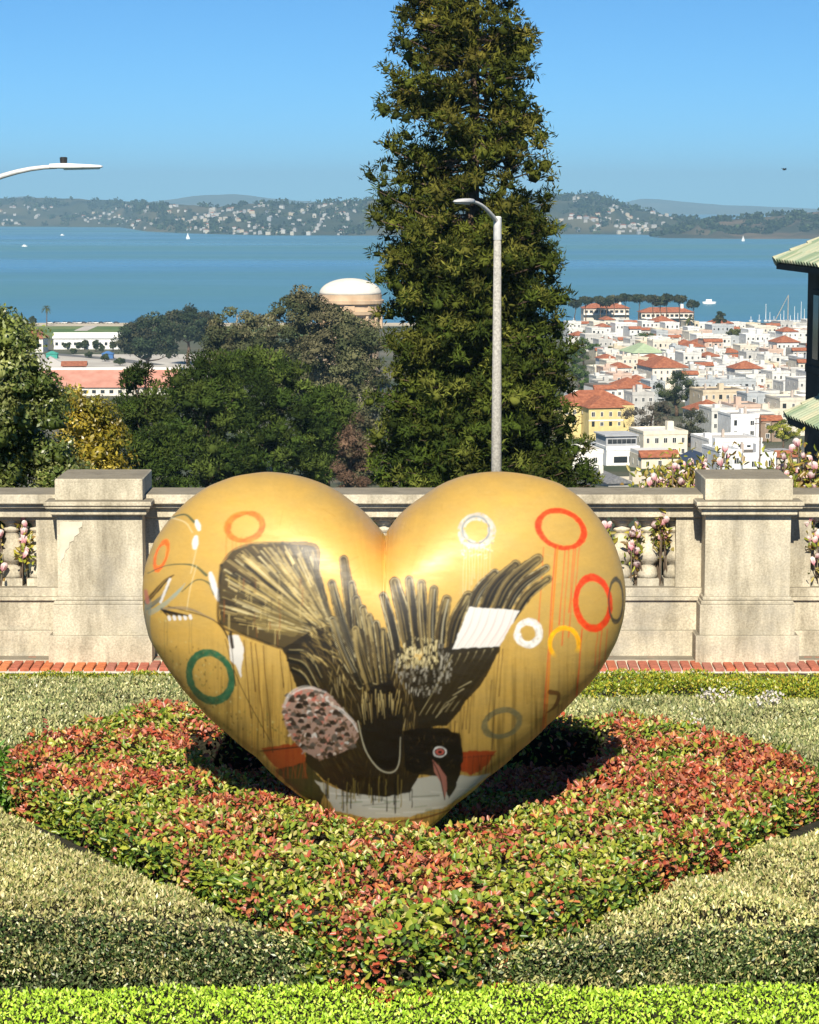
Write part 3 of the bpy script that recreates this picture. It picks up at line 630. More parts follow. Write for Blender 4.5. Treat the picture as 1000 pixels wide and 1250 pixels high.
for base, tip, wd, bd in (((572, 752), (606, 697), 14, -.08), ((586, 756), (632, 686), 16, -.09), ((600, 757), (660, 678), 16, -.10), ((612, 757), (670, 690), 12, -.10), ((624, 758), (672, 704), 12, -.08)):
    feather(base, tip, wd, bd, .35, int(tip[0]))
# lower wing, white patch, rump
fill([(545, 790), (612, 786), (600, 812), (578, 838), (562, 868), (545, 886), (512, 888), (500, 840), (515, 800)], (.035, .026, .012), .97, seed=8)
for k in range(6):
    b = np.array([606 - 10 * k, 792 + 1.5 * k]); t = np.array([552 - 8 * k, 868 + 1 * k]); stroke([b, (b + t) / 2 + [4, 4], t], [9, 9, 4], (.05, .036, .015), .95); stroke([b + [-4, 0], (b + t) / 2 + [-1, 1], t], [1.6, 1.4, .8], (.46, .40, .24), .75, streak=.4)
for k in range(5): stroke([(560 - k * 7, 840 + k * 9), (575 - k * 9, 832 + k * 9)], [1.2, 1.8], (.40, .35, .22), .7)
fill([(573, 741), (635, 745), (610, 789), (552, 792)], WHT, .98, seed=9)
for k in range(6): a = np.array([580 + 9.5 * k, 743 + .5 * k]); b = np.array([558 + 9.5 * k, 790 - .4 * k]); stroke([a, (a + b) / 2 + [3, 0], b], [1.0, 1.2, .8], random.choice([(.55, .42, .40), (.48, .46, .44), (.62, .40, .36)]), .7); stroke([a + [4, 0], b + [4, 0]], 1.2, (.62, .55, .53), .5)
rc = np.array([517, 812])
for i in range(420):
    a = random.uniform(0, 6.28); r = random.uniform(0, 1) ** .6; q = rc + np.array([math.cos(a) * 36 * r, math.sin(a) * 36 * r]); l = random.uniform(2, 6)
    up_ = q[1] < 812 and abs(q[0] - 510) < 24
    stroke([q, q + np.array([random.uniform(-1, 1), l])], random.uniform(.7, 1.8), random.choice([(.60, .52, .30), (.70, .62, .40), (.42, .36, .20)]) if up_ else random.choice([(.36, .34, .29), (.26, .24, .19), (.46, .43, .36), (.10, .08, .05), (.05, .04, .02)]), random.uniform(.5, .9))
# folded wing oval, head, eye, beak
fill([(452, 840), (478, 830), (492, 860), (492, 915), (484, 938), (468, 940), (450, 925), (440, 895), (442, 865)], (.020, .014, .008), .97, seed=10)
stroke([(437, 880), (446, 915), (462, 938), (478, 943), (487, 932), (489, 900)], [1, 1.6, 1.8, 1.8, 1.6, .8], (.50, .47, .36), .9)
for i in range(34): t = random.random(); x = 441 + 50 * t; y = 846 + random.uniform(-8, 14); stroke([(x, y), (x + random.uniform(-2, 2) - (t - .5) * 4, y + random.uniform(10, 28))], [1.3, .5], random.choice([(.40, .31, .13), (.28, .21, .09), (.52, .43, .22)]), .75)
fill([(492, 892), (520, 888), (546, 889), (559, 898), (564, 916), (563, 940), (556, 962), (548, 975), (541, 955), (528, 936), (510, 945), (495, 940)], (.018, .013, .008), .98, seed=11)
for i in range(40): x = random.uniform(498, 558); y = random.uniform(892, 935); stroke([(x, y), (x + random.uniform(-3, 3), y + random.uniform(2, 5))], .9, random.choice([(.09, .06, .02), (.14, .10, .04), (.05, .03, .01)]), .7)
ring(537, 918, 8.5, 6.8, 1.9, WHT, 0, .97, seed=30); fill([(531, 918), (534, 914.5), (539, 914), (543, 917), (541, 921), (535, 922)], (.52, .16, .13), .97, wob=.3); stroke([(536.5, 918), (538, 918.2)], 3.2, DK, .95)
fill([(528, 927), (536, 935), (545, 948), (546, 962), (543, 978), (538, 955), (530, 942)], (.46, .22, .17), .96, wob=.6, seed=12); stroke([(529, 930), (537, 948), (543, 976)], 1.2, DK, .9)
# speckled breast
BRE = [(344, 866), (350, 850), (362, 841), (380, 838), (398, 843), (410, 856), (424, 872), (436, 884), (438, 900), (432, 912), (414, 920), (392, 928), (372, 918), (356, 902), (348, 884)]
fill(BRE, (.42, .30, .25), .98, seed=13)
for i in range(420):
    x = random.uniform(342, 440); y = random.uniform(838, 928)
    if not in_poly(np.array([x]), np.array([y]), BRE)[0]: continue
    top = (y - 838) / 90 + (x - 344) / 260
    stroke([(x, y), (x + random.uniform(-3, 3), y + random.uniform(-1, 4))], random.uniform(1.2, 4), random.choice([WHT, (.70, .62, .55), (.60, .30, .24), (.55, .20, .15), (.40, .34, .30)] if random.random() > top * .8 else [BRN, (.16, .10, .06), (.30, .20, .14)]), .75)
for i in range(95):
    x = random.uniform(346, 437); y = random.uniform(842, 924)
    if not in_poly(np.array([x]), np.array([y]), BRE)[0]: continue
    stroke([(x - 2.6, y), (x, y - 1), (x + 2.6, y + .6)], [2.5, random.uniform(4.2, 6.2), 2.6], random.choice([(.05, .035, .025), (.10, .08, .06), (.16, .14, .12), (.03, .02, .015)]), .9)
stroke([(346, 862), (356, 846), (375, 839), (398, 845)], [3, 5, 5, 2], WHT, .75, streak=.6); stroke([(403, 860), (415, 866), (430, 880), (437, 893)], [2, 4, 4, 2], WHT, .8, streak=.5)
for i in range(40): x = random.uniform(395, 505); drip(x, random.uniform(945, 965), random.uniform(968, 995), DK if random.random() < .6 else (.30, .24, .08), random.uniform(.7, 1.3), .85)

# --- heart mesh: a fine front sheet on a square-to-disc map and a coarser back
N = 560
g = np.linspace(-1, 1, N + 1); U, Vv = np.meshgrid(g, g)
with np.errstate(divide='ignore', invalid='ignore'):
    c1 = np.abs(U) >= np.abs(Vv)
    rs = np.where(c1, U, Vv); ph = np.where(c1, np.pi / 4 * Vv / np.where(U == 0, 1, U), np.pi / 2 - np.pi / 4 * U / np.where(Vv == 0, 1, Vv))
ph = np.where(rs < 0, ph + np.pi, ph); rs = np.abs(rs)
front = heart_pts(rs, ph, -1).reshape(-1, 3); idx = np.arange((N + 1) ** 2).reshape(N + 1, N + 1)
FQ = np.stack([idx[:-1, :-1], idx[:-1, 1:], idx[1:, 1:], idx[1:, :-1]], -1).reshape(-1, 4)
loop = np.concatenate([idx[0, :-1], idx[:-1, -1], idx[-1, :0:-1], idx[:0:-1, 0]]); phl = ph.ravel()[loop]
nr = 14; verts = [front]; prev = loop; nv = len(front); BQ = []
for k in range(1, nr):
    s_ = 1 - k / nr; verts.append(heart_pts(np.full(len(loop), s_), phl, 1)); cur = nv + np.arange(len(loop)); nv += len(loop)
    BQ.append(np.stack([prev, np.roll(prev, -1), np.roll(cur, -1), cur], -1)[:, ::-1]); prev = cur
verts.append(heart_pts(np.array([0.]), np.array([0.]), 1)); BT = np.stack([prev, np.roll(prev, -1), np.full(len(loop), nv)], -1)[:, ::-1]
HV = np.concatenate(verts); HF = [FQ] + BQ
# outward winding check on the front sheet
p0, p1, p2 = HV[FQ[len(FQ) // 2][0]], HV[FQ[len(FQ) // 2][1]], HV[FQ[len(FQ) // 2][2]]
if np.cross(p1 - p0, p2 - p0)[1] > 0: HF = [f[:, ::-1] for f in HF]; BT = BT[:, ::-1]
q = proj(HV); cx = np.clip((q[:, 0] - CX0) * CS - .5, 0, CW - 1.001); cy = np.clip((q[:, 1] - CY0) * CS - .5, 0, CH - 1.001)
i0 = cy.astype(int); j0 = cx.astype(int); fy = (cy - i0)[:, None]; fx = (cx - j0)[:, None]
pw_ = (1 - gm[..., None]); canvas = canvas * (1 - pw_) + (canvas ** 1.32) * pw_; full = np.concatenate([canvas, gm[..., None]], -1)
for ax in (0, 1, 0, 1): full = .25 * np.roll(full, 1, ax) + .5 * full + .25 * np.roll(full, -1, ax)
hc = full[i0, j0] * (1 - fy) * (1 - fx) + full[i0, j0 + 1] * (1 - fy) * fx + full[i0 + 1, j0] * fy * (1 - fx) + full[i0 + 1, j0 + 1] * fy * fx
back = np.arange(len(HV)) >= len(front)
gb = np.concatenate([GOLD * (.80 + .2 * fbm(HV[:, 0] * 9, HV[:, 2] * 9, 4)[:, None]), np.ones((len(HV), 1))], 1)
hc = np.where(back[:, None], gb, hc)
def heartmat():
    m = mat('painted_gold', (.8, .5, .1), .4, 0, .5); t, b, lk = nodes(m)
    a = t.nodes.new('ShaderNodeVertexColor'); a.layer_name = 'Col'; lk.new(a.outputs[0], b.inputs['Base Color'])
    geo = t.nodes.new('ShaderNodeNewGeometry'); n = t.nodes.new('ShaderNodeTexNoise'); n.inputs['Scale'].default_value = 14; n.inputs['Detail'].default_value = 8
    mp = t.nodes.new('ShaderNodeMapping'); mp.inputs['Rotation'].default_value = (0, R_(35), 0); mp.inputs['Scale'].default_value = (1, 1, 3.5); lk.new(geo.outputs['Position'], mp.inputs[0]); lk.new(mp.outputs[0], n.inputs['Vector'])
    r = t.nodes.new('ShaderNodeMapRange'); r.inputs[1].default_value = .3; r.inputs[2].default_value = .7; r.inputs[3].default_value = .46; r.inputs[4].default_value = .64; lk.new(n.outputs[0], r.inputs[0]); lk.new(r.outputs[0], b.inputs['Roughness'])
    mm = t.nodes.new('ShaderNodeMath'); mm.operation = 'MULTIPLY'; mm.inputs[1].default_value = .14; lk.new(a.outputs[1], mm.inputs[0]); lk.new(mm.outputs[0], b.inputs['Metallic'])
    b.inputs['Coat Weight'].default_value = .22; b.inputs['Coat Roughness'].default_value = .35; b.inputs['Specular IOR Level'].default_value = .4
    bp = t.nodes.new('ShaderNodeBump'); bp.inputs['Strength'].default_value = .12; bp.inputs['Distance'].default_value = .004; lk.new(n.outputs[0], bp.inputs['Height']); lk.new(bp.outputs[0], b.inputs['Normal']); return m
heart = thing('heart_sculpture', 'large golden heart sculpture painted with a dark diving bird and coloured rings', 'sculpture', (HC[0], HC[1], 0))
ho = bigmesh('heart_body', HV - np.array([HC[0], HC[1], 0]), HF + [BT], heartmat(), heart, hc, smooth=True)
mb = MB(); zb = float(HV[:, 2].min()); mb.box(-.15, .15, -.12, .12, 0, .08, 0, .01); mb.lathe([(.07, .08), (.07, zb + .12)], n=14); mb.build('base_stand', M['black'], heart)

# ------------------------------------------------------------------ foliage helpers
def leaf_geo(P, A, Nn, ln, wd, fold=.25, curl=.12):
    """folded oval leaves: two quads each"""
    A = unit(A); S = unit(np.cross(A, Nn)); U3 = np.cross(S, A); l = ln[:, None]; w2 = wd[:, None]
    V = np.stack([P, P + A*l*.30 + S*w2*.47 + U3*w2*fold, P + A*l*.70 + S*w2*.42 + U3*(w2*fold - l*curl*.4), P + A*l - U3*l*curl,
                  P + A*l*.70 - S*w2*.42 + U3*(w2*fold - l*curl*.4), P + A*l*.30 - S*w2*.47 + U3*w2*fold], 1).reshape(-1, 3)
    b = np.arange(len(P))[:, None] * 6
    return V, np.concatenate([b + np.array([[0, 1, 2, 3]]), b + np.array([[0, 3, 4, 5]])])
def blade_geo(P, A, Nn, ln, wd):
    """simple four-point leaves or needle sprays"""
    A = unit(A); S = unit(np.cross(A, Nn)); l = ln[:, None]; w2 = wd[:, None]
    V = np.stack([P, P + A*l*.45 + S*w2*.5, P + A*l, P + A*l*.45 - S*w2*.5], 1).reshape(-1, 3)
    return V, np.arange(len(P))[:, None] * 4 + np.array([[0, 1, 2, 3]])
def pick(pal, n, rng, wts=None):
    pal = np.array(pal); return pal[rng.choice(len(pal), n, p=wts)]
def rdir(n, rng): return unit(rng.normal(size=(n, 3)))

# ------------------------------------------------------------------ clipped hedges
def hedge_surface(poly, h, rng, n_top, n_side, hole=None, hole_z=.21, bump=.03, seed=0, side_filter=None, rnd=.05):
    poly = np.array(poly, float); lo = poly.min(0); hi = poly.max(0); P = []
    while sum(map(len, P)) < n_top:
        q = rng.uniform(lo, hi, (n_top * 2, 2)); P.append(q[in_poly(q[:, 0], q[:, 1], poly)])
    P = np.concatenate(P)[:n_top]; ed = edge_dist(P[:, 0], P[:, 1], poly)
    z = h + (fbm(P[:, 0] * 5, P[:, 1] * 5, seed) - .5) * bump * 2 - np.clip(rnd - ed, 0, 1) ** 2 / max(rnd, 1e-6)
    inh = np.zeros(len(P), bool)
    if hole is not None:
        inh = in_poly(P[:, 0], P[:, 1], hole); dh = edge_dist(P[:, 0], P[:, 1], hole); z = np.where(inh, np.maximum(hole_z, z - dh * 2.5), z)
    T = np.concatenate([P, z[:, None]], 1); NT = np.tile([0, 0, 1.], (len(T), 1))
    a = poly; b = np.roll(poly, -1, 0); L_ = np.linalg.norm(b - a, axis=1)
    out = np.stack([(b - a)[:, 1], -(b - a)[:, 0]], 1) / np.maximum(L_, 1e-9)[:, None]
    cen = poly.mean(0); area = ((a[:, 0] * b[:, 1] - b[:, 0] * a[:, 1]).sum());
    if area < 0: out = -out
    wgt = L_ * (out[:, 1] < .35)
    k = rng.choice(len(a), n_side, p=wgt / wgt.sum()); t = rng.random(n_side)[:, None]
    S = a[k] + (b[k] - a[k]) * t; zz = rng.random(n_side) * h
    S = S + out[k] * ((fbm(S[:, 0] * 6, zz * 6, seed + 2) - .5) * bump * 2)[:, None]
    S3 = np.concatenate([S, zz[:, None]], 1); NS = np.concatenate([out[k], np.full((n_side, 1), .25)], 1)
    return np.concatenate([T, S3]), np.concatenate([NT, NS]), np.concatenate([np.zeros(len(T), bool), np.ones(n_side, bool)]), np.concatenate([inh, np.zeros(n_side, bool)])
def hedge_core(poly, h, parent, inset=.085, hole=None):
    poly = np.array(poly, float); c = poly.mean(0); mb = MB(); o = np.array(parent.location)[:2]
    p = [c + (q - c) * (1 - inset / max(np.linalg.norm(q - c), .05)) - o for q in poly]
    zt = h - .05
    if hole is None: mb.rings([[(x, y, -.01) for x, y in p], [(x, y, zt * .75) for x, y in p], [(x * .98, y * .98, zt) if False else (x, y, zt) for x, y in p]])
    else:
        hp_ = np.array(hole); hcn = hp_.mean(0)
        def cast(pl, t):
            pl = np.array(pl); a_ = np.unwrap(np.arctan2(pl[:, 1] - hcn[1], pl[:, 0] - hcn[0])); r_ = np.hypot(pl[:, 0] - hcn[0], pl[:, 1] - hcn[1]); k_ = np.argsort(a_ % (2*np.pi)); a_ = (a_ % (2*np.pi))[k_]; r_ = r_[k_]
            return np.interp(t, np.concatenate([a_ - 2*np.pi, a_, a_ + 2*np.pi]), np.concatenate([r_, r_, r_]))
        tt = np.linspace(0, 2*np.pi, 72, endpoint=False); dv = np.stack([np.cos(tt), np.sin(tt)], 1)
        hc = hcn + dv * (cast(hole, tt) + .03)[:, None] - o; p = hcn + dv * (cast([np.array(q) + o for q in p], tt))[:, None] - o
        mb.rings([[(x, y, -.01) for x, y in p], [(x, y, zt) for x, y in p], [(x, y, zt) for x, y in hc], [(x, y, .12) for x, y in hc]], False, True)
    return mb.build('twigs', M['core'], parent)
def hedge(name, label, poly, h, n_top, n_side, lw, pal_top, pal_side, rng, upright=.5, seed=0, blade=True, hole=None, n_parts=0, bump=.03, group=None, rnd=.05, mottle=None, core=True):
    c = np.array(poly, float).mean(0); root = thing(name, label, 'hedge', (c[0], c[1], 0), group=group)
    if core: hedge_core(poly, h, root, hole=hole)
    P, Nn, side, inh = hedge_surface(poly, h, rng, n_top, n_side, hole, bump=bump, seed=seed, rnd=rnd); n = len(P)
    P = P - Nn * rng.random(n)[:, None] ** 2 * .045
    A = unit(rng.normal(size=(n, 3)) * np.array([1, 1, .55]) + np.array([0, 0, upright]) + Nn * .45)
    Nl = unit(Nn * .9 + rng.normal(size=(n, 3)) * .6 + np.array([0, -.25, .3]))
    ln = lw[0] * rng.uniform(.45, 1.45, n); wd = lw[1] * rng.uniform(.75, 1.2, n)
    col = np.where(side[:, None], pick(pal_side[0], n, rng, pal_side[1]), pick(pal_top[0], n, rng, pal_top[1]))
    if mottle is not None: col = mottle(P, col, side, rng)
    col = col * rng.uniform(.72, 1.22, (n, 1))
    if n_parts:
        d = np.linalg.norm(P - np.array([0, 0, CZ]), axis=1) + (side * .6) + inh * 9 - (P[:, 2] - h) * 4
        q = proj(P); d += (np.abs(q[:, 0] - 500) > 520) * 9
        big = np.argsort(d)[:n_parts]; keep = np.ones(n, bool); keep[big] = False
        protos = []
        for s in range(6):
            for kcol in range(8):
                cc = np.array(LEAFCOL[kcol]) * (1 + .12 * (s - 2.5) / 2.5)
                V, Fq = leaf_geo(np.zeros((1, 3)), np.array([[0, 1., 0]]), np.array([[0, 0, 1.]]), np.array([1.]), np.array([.62 + .06 * (s % 3)]), .10 + .06 * (s % 4), .05 + .05 * (s % 3))
                # finer outline: subdivide the leaf once along its length
                me = bigmesh('leaf', V, Fq, M['leaf'], root, np.tile(cc, (6, 1))); protos.append((me.data, cc)); bpy.data.objects.remove(me)
        pc_ = np.array([p[1] for p in protos])
        for i in big:
            k = int(np.argmin(((pc_ - col[i]) ** 2).sum(1) + rng.random(len(pc_)) * .004))
            o = addobj('leaf', protos[k][0], root); a = Vector(A[i]); s_ = a.cross(Vector(Nl[i])).normalized(); u = s_.cross(a)
            m4 = Matrix((s_, a, u)).transposed().to_4x4() @ Matrix.Scale(float(ln[i]) * 1.15, 4); m4.translation = Vector(P[i] - np.array([c[0], c[1], 0])); o.matrix_local = m4
        P, A, Nl, ln, wd, col = P[keep], A[keep], Nl[keep], ln[keep], wd[keep], col[keep]
    V, Fq = (blade_geo if blade else leaf_geo)(P - np.array([c[0], c[1], 0]), A, Nl, ln, wd)
    o = bigmesh('foliage', V, Fq, M['leaf'], root, np.repeat(col, 4 if blade else 6, 0)); o['kind'] = 'stuff'
    return root, P
def pz(pts, z): return [tuple(atZ(x, y, z)[:2]) for x, y in pts]
LEAFCOL = [(.42, .085, .04), (.52, .19, .075), (.46, .16, .11), (.36, .38, .05), (.22, .29, .03), (.52, .47, .17), (.13, .22, .03), (.52, .28, .07)]
HZ = .40
col_poly = pz([(8, 925), (40, 890), (110, 868), (200, 852)], HZ) + [(-.6, 10.95), (.55, 10.95)] + pz([(770, 868), (870, 885), (950, 905), (1000, 945), (960, 982), (880, 1022), (790, 1064), (700, 1096), (610, 1118), (530, 1138), (470, 1142), (410, 1126), (340, 1094), (250, 1054), (150, 1012), (50, 962)], HZ)
hole_poly = pz([(222, 890), (262, 936), (345, 972), (430, 1001), (525, 1019), (615, 1006), (690, 966), (742, 915), (755, 885)], HZ) + [(.62, 10.65), (.2, 10.75), (-.3, 10.75), (-.75, 10.6)]
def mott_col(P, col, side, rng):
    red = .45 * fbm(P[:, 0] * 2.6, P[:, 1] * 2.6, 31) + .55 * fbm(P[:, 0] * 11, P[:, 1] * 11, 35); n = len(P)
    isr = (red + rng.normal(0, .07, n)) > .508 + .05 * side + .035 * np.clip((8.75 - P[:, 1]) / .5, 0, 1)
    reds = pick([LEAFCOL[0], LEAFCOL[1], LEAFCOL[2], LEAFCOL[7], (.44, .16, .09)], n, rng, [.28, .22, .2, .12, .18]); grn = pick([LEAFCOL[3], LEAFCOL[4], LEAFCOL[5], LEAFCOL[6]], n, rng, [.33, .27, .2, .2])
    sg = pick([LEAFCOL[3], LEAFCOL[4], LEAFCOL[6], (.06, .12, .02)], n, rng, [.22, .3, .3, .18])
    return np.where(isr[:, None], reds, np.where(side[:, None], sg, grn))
rg = np.random.default_rng(3)
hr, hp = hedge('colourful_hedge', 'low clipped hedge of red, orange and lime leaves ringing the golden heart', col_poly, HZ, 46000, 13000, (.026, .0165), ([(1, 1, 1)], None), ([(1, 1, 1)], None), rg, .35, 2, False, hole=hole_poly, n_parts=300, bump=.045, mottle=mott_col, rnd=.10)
# a few shoots standing above the clipped top
for i in range(26):
    P0 = hp[rg.integers(len(hp))]; 
    if P0[2] < HZ - .06: continue
    n = 7; st = P0 - np.array(hr.location); t = np.linspace(.02, .085, n)
    a = rg.uniform(0, 6.28, n); A = np.stack([np.cos(a), np.sin(a), np.full(n, .55)], 1)
    V, Fq = leaf_geo(st + np.stack([0*t, 0*t, t], 1), A, np.tile([0, 0, 1.], (n, 1)), np.full(n, .03), np.full(n, .014))
    bigmesh('shoot', V, Fq, M['leaf'], hr, np.tile(np.array([(.36, .10, .075), (.42, .08, .04), (.30, .07, .06)][i % 3]), (n * 6, 1)))
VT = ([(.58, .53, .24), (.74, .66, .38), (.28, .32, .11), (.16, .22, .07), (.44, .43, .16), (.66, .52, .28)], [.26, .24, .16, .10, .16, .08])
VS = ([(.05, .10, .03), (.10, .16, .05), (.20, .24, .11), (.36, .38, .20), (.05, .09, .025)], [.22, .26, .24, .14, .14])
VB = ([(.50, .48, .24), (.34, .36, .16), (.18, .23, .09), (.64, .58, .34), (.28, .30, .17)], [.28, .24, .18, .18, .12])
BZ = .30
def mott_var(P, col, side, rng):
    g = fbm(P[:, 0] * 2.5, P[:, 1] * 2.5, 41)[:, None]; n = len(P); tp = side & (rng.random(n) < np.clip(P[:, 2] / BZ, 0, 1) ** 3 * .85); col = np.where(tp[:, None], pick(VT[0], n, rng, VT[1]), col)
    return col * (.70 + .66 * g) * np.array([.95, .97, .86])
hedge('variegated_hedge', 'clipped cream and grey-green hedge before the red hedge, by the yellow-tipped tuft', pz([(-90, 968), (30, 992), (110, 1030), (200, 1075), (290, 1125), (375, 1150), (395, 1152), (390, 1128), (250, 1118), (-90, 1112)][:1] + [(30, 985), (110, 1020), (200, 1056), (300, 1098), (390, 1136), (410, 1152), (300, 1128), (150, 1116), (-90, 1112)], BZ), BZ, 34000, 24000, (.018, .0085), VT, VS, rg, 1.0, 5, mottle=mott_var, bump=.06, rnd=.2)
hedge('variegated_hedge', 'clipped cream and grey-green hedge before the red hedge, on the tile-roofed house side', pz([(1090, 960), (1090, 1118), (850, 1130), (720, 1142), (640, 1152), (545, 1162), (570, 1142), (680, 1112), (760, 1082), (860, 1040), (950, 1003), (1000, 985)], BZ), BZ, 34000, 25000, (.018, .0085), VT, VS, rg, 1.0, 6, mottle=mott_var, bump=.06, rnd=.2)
hedge('variegated_hedge', 'grey-green speckled hedge between the brick edging and red hedge, next to the peeling pier', pz([(-60, 824), (120, 826), (300, 826), (420, 840), (420, 870), (200, 880), (100, 895), (20, 915), (-60, 925)], BZ), BZ, 34000, 5000, (.020, .0095), VB, VS, rg, .9, 7, mottle=mott_var)
hedge('variegated_hedge', 'grey-green speckled hedge with white blossoms behind the red hedge, below the lime strip', pz([(560, 838), (720, 846), (1060, 850), (1060, 955), (1000, 935), (940, 908), (860, 890), (760, 878), (600, 870)], BZ), BZ, 34000, 5000, (.020, .0095), VB, VS, rg, .9, 8, mottle=mott_var)
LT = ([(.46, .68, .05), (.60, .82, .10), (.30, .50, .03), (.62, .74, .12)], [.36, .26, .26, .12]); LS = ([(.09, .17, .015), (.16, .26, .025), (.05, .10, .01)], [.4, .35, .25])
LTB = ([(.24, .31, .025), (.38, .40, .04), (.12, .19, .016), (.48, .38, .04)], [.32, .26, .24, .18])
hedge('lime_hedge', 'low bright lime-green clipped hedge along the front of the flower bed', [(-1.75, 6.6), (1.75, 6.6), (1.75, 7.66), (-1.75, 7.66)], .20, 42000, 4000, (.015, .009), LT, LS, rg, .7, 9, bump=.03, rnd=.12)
hedge('lime_hedge', 'narrow yellow-green clipped hedge along the brick edging under the stained pier', pz([(700, 832), (1080, 832), (1080, 846), (700, 846)][:0] + [(705, 822), (860, 818), (1080, 826), (1080, 846), (860, 842), (705, 842)], .34), .34, 12000, 5000, (.016, .010), LTB, LTB, rg, .7, 10, bump=.05)
hedge('lime_hedge', 'thin fringe of yellow-green leaves against the brick edging beside the peeling pier', pz([(-60, 820), (240, 820), (240, 826), (-60, 826)], .31), .31, 4500, 600, (.016, .010), LTB, LTB, rg, .7, 12, bump=.04)
def tuft(name, label, c, r, h, n, pal, rng):
    root = thing(name, label, 'shrub', (c[0], c[1], 0)); d = rdir(n, rng); d[:, 2] = np.abs(d[:, 2]); P = d * np.array([r, r, h]) * rng.uniform(.55, 1.05, (n, 1)); P[:, 2] = np.maximum(P[:, 2], .01)
    A = unit(d + rng.normal(size=(n, 3)) * .5 + [0, 0, .5]); V, Fq = leaf_geo(P, A, unit(d + rng.normal(size=(n, 3)) * .5), rng.uniform(.02, .045, n), rng.uniform(.010, .018, n))
    o = bigmesh('foliage', V, Fq, M['leaf'], root, np.repeat(pick(pal, n, rng) * rng.uniform(.7, 1.2, (n, 1)), 6, 0)); o['kind'] = 'stuff'
    mb = MB(); 
    for i in range(9): e = P[i * 7]; mb.tube([(0, 0, 0), tuple(e * .5 + [0, 0, .03]), tuple(e)], [.006, .004, .002], 5)
    mb.build('stems', M['twig'], root)
GP = [(.07, .20, .02), (.12, .28, .03), (.05, .14, .015), (.2, .33, .05)]
a = atZ(-2, 960, .2); tuft('green_shrub', 'bushy bright green tuft with yellow tips at one end of the red hedge', a, .17, .38, 1500, GP, rg)
a = atZ(985, 985, .2); tuft('green_shrub', 'bushy bright green tuft ending the red hedge on the tile-roofed house side', a, .20, .36, 1600, GP, rg)
# white blossoms over the speckled hedge
for k, (bx, by) in enumerate(((862, 847), (872, 850), (886, 846), (926, 858), (945, 853), (935, 850), (848, 886))):
    p = atZ(bx, by, BZ + .04); n = 26; P = rg.normal(size=(n, 3)) * .018; V, Fq = leaf_geo(P, rdir(n, rg) + [0, 0, .4], rdir(n, rg), np.full(n, .016), np.full(n, .013))
    r = thing('white_blossom', 'small cluster of white blossom sticking out of the speckled hedge', 'flower', p, group='white blossoms on the speckled hedge')
    o = bigmesh('petals', V, Fq, M['petal'], r, np.tile([.78, .72, .66], (n * 6, 1))); o['kind'] = 'stuff'; mb = MB(); mb.tube([(0, 0, -.08), (0, 0, 0)], .003, 5); mb.build('stem', M['twig'], r)

# ------------------------------------------------------------------ trees
def trunk_mesh(mb, base, top, r0, limbs, rng, r_l=.35, n=9):
    base = np.array(base, float); top = np.array(top, float); k = 7; pts = []; rad = []
    for i in range(k):
        t = i / (k - 1); p = base + (top - base) * t + (rng.normal(size=3) * [.25, .25, 0] * r0 * 1.5 if 0 < i < k - 1 else 0); pts.append(p); rad.append(r0 * (1.25 - .25 * min(1, t * 6)) * (1 - .82 * t))
    mb.tube(pts, rad, n)
    for e in limbs:
        e = np.array(e, float); t = np.clip((e[2] - base[2]) / max(top[2] - base[2], .1) - .18, .22, .92); i = min(int(t * (k - 1)), k - 2); f_ = t * (k - 1) - i
        s = pts[i] * (1 - f_) + pts[i + 1] * f_; r = r0 * (1 - .82 * t) * r_l; m_ = s + (e - s) * .5 + [0, 0, -.06 * np.linalg.norm(e - s)]
        mb.tube([s, m_, e], [r * 1.5, r, r * .3], 5)
gr_ = (1 + 5 ** .5) / 2
ICO = unit(np.array([(-1, gr_, 0), (1, gr_, 0), (-1, -gr_, 0), (1, -gr_, 0), (0, -1, gr_), (0, 1, gr_), (0, -1, -gr_), (0, 1, -gr_), (gr_, 0, -1), (gr_, 0, 1), (-gr_, 0, -1), (-gr_, 0, 1)], float))
ICOF = np.array([(0,11,5),(0,5,1),(0,1,7),(0,7,10),(0,10,11),(1,5,9),(5,11,4),(11,10,2),(10,7,6),(7,1,8),(3,9,4),(3,4,2),(3,2,6),(3,6,8),(3,8,9),(4,9,5),(2,4,11),(6,2,10),(8,6,7),(9,8,1)])
def crown_leaves(C, Rr, n_each, rng, size, asp, pal, wts=None, flat=.8, up=.25, shell=.55, spiky=False, clump_var=.25):
    nC = len(C); n = nC * n_each; k = np.repeat(np.arange(nC), n_each); d = rdir(n, rng); d[:, 2] = np.where(d[:, 2] < -.35, -d[:, 2], d[:, 2])
    rad = (shell + (1.08 - shell) * rng.random(n) ** .6)[:, None]; P = C[k] + d * rad * Rr[k][:, None] * np.array([1, 1, flat])
    tn = unit(np.cross(d, rng.normal(size=(n, 3)))); A = unit(tn + d * (.45 if spiky else .15) + np.array([0, 0, up]) + rng.normal(size=(n, 3)) * .2); Nl = unit(d + rng.normal(size=(n, 3)) * (.30 if spiky else .38) + [0, 0, .12])
    ln = size * rng.uniform(.6, 1.35, n); V, Fq = blade_geo(P, A, Nl, ln, ln * asp)
    cc = pick(pal, nC, rng, wts) * (1 + clump_var * rng.normal(size=(nC, 1))).clip(.55, 1.6); col = cc[k] * rng.uniform(.7, 1.3, (n, 1)); col = np.repeat(col.clip(.002, .8), 4, 0)
    cv = C[:, None] + ICO[None] * (Rr[:, None] * .74 * rng.uniform(.28, 1.0, (nC, 12)))[..., None] * np.array([1, 1, flat])       # the dense heart of each clump
    Fc = (len(V) + np.arange(nC)[:, None, None] * 12 + ICOF[None]).reshape(-1, 3)
    return np.concatenate([V, cv.reshape(-1, 3)]), [Fq, Fc], np.concatenate([col, np.repeat(cc, 12, 0)])
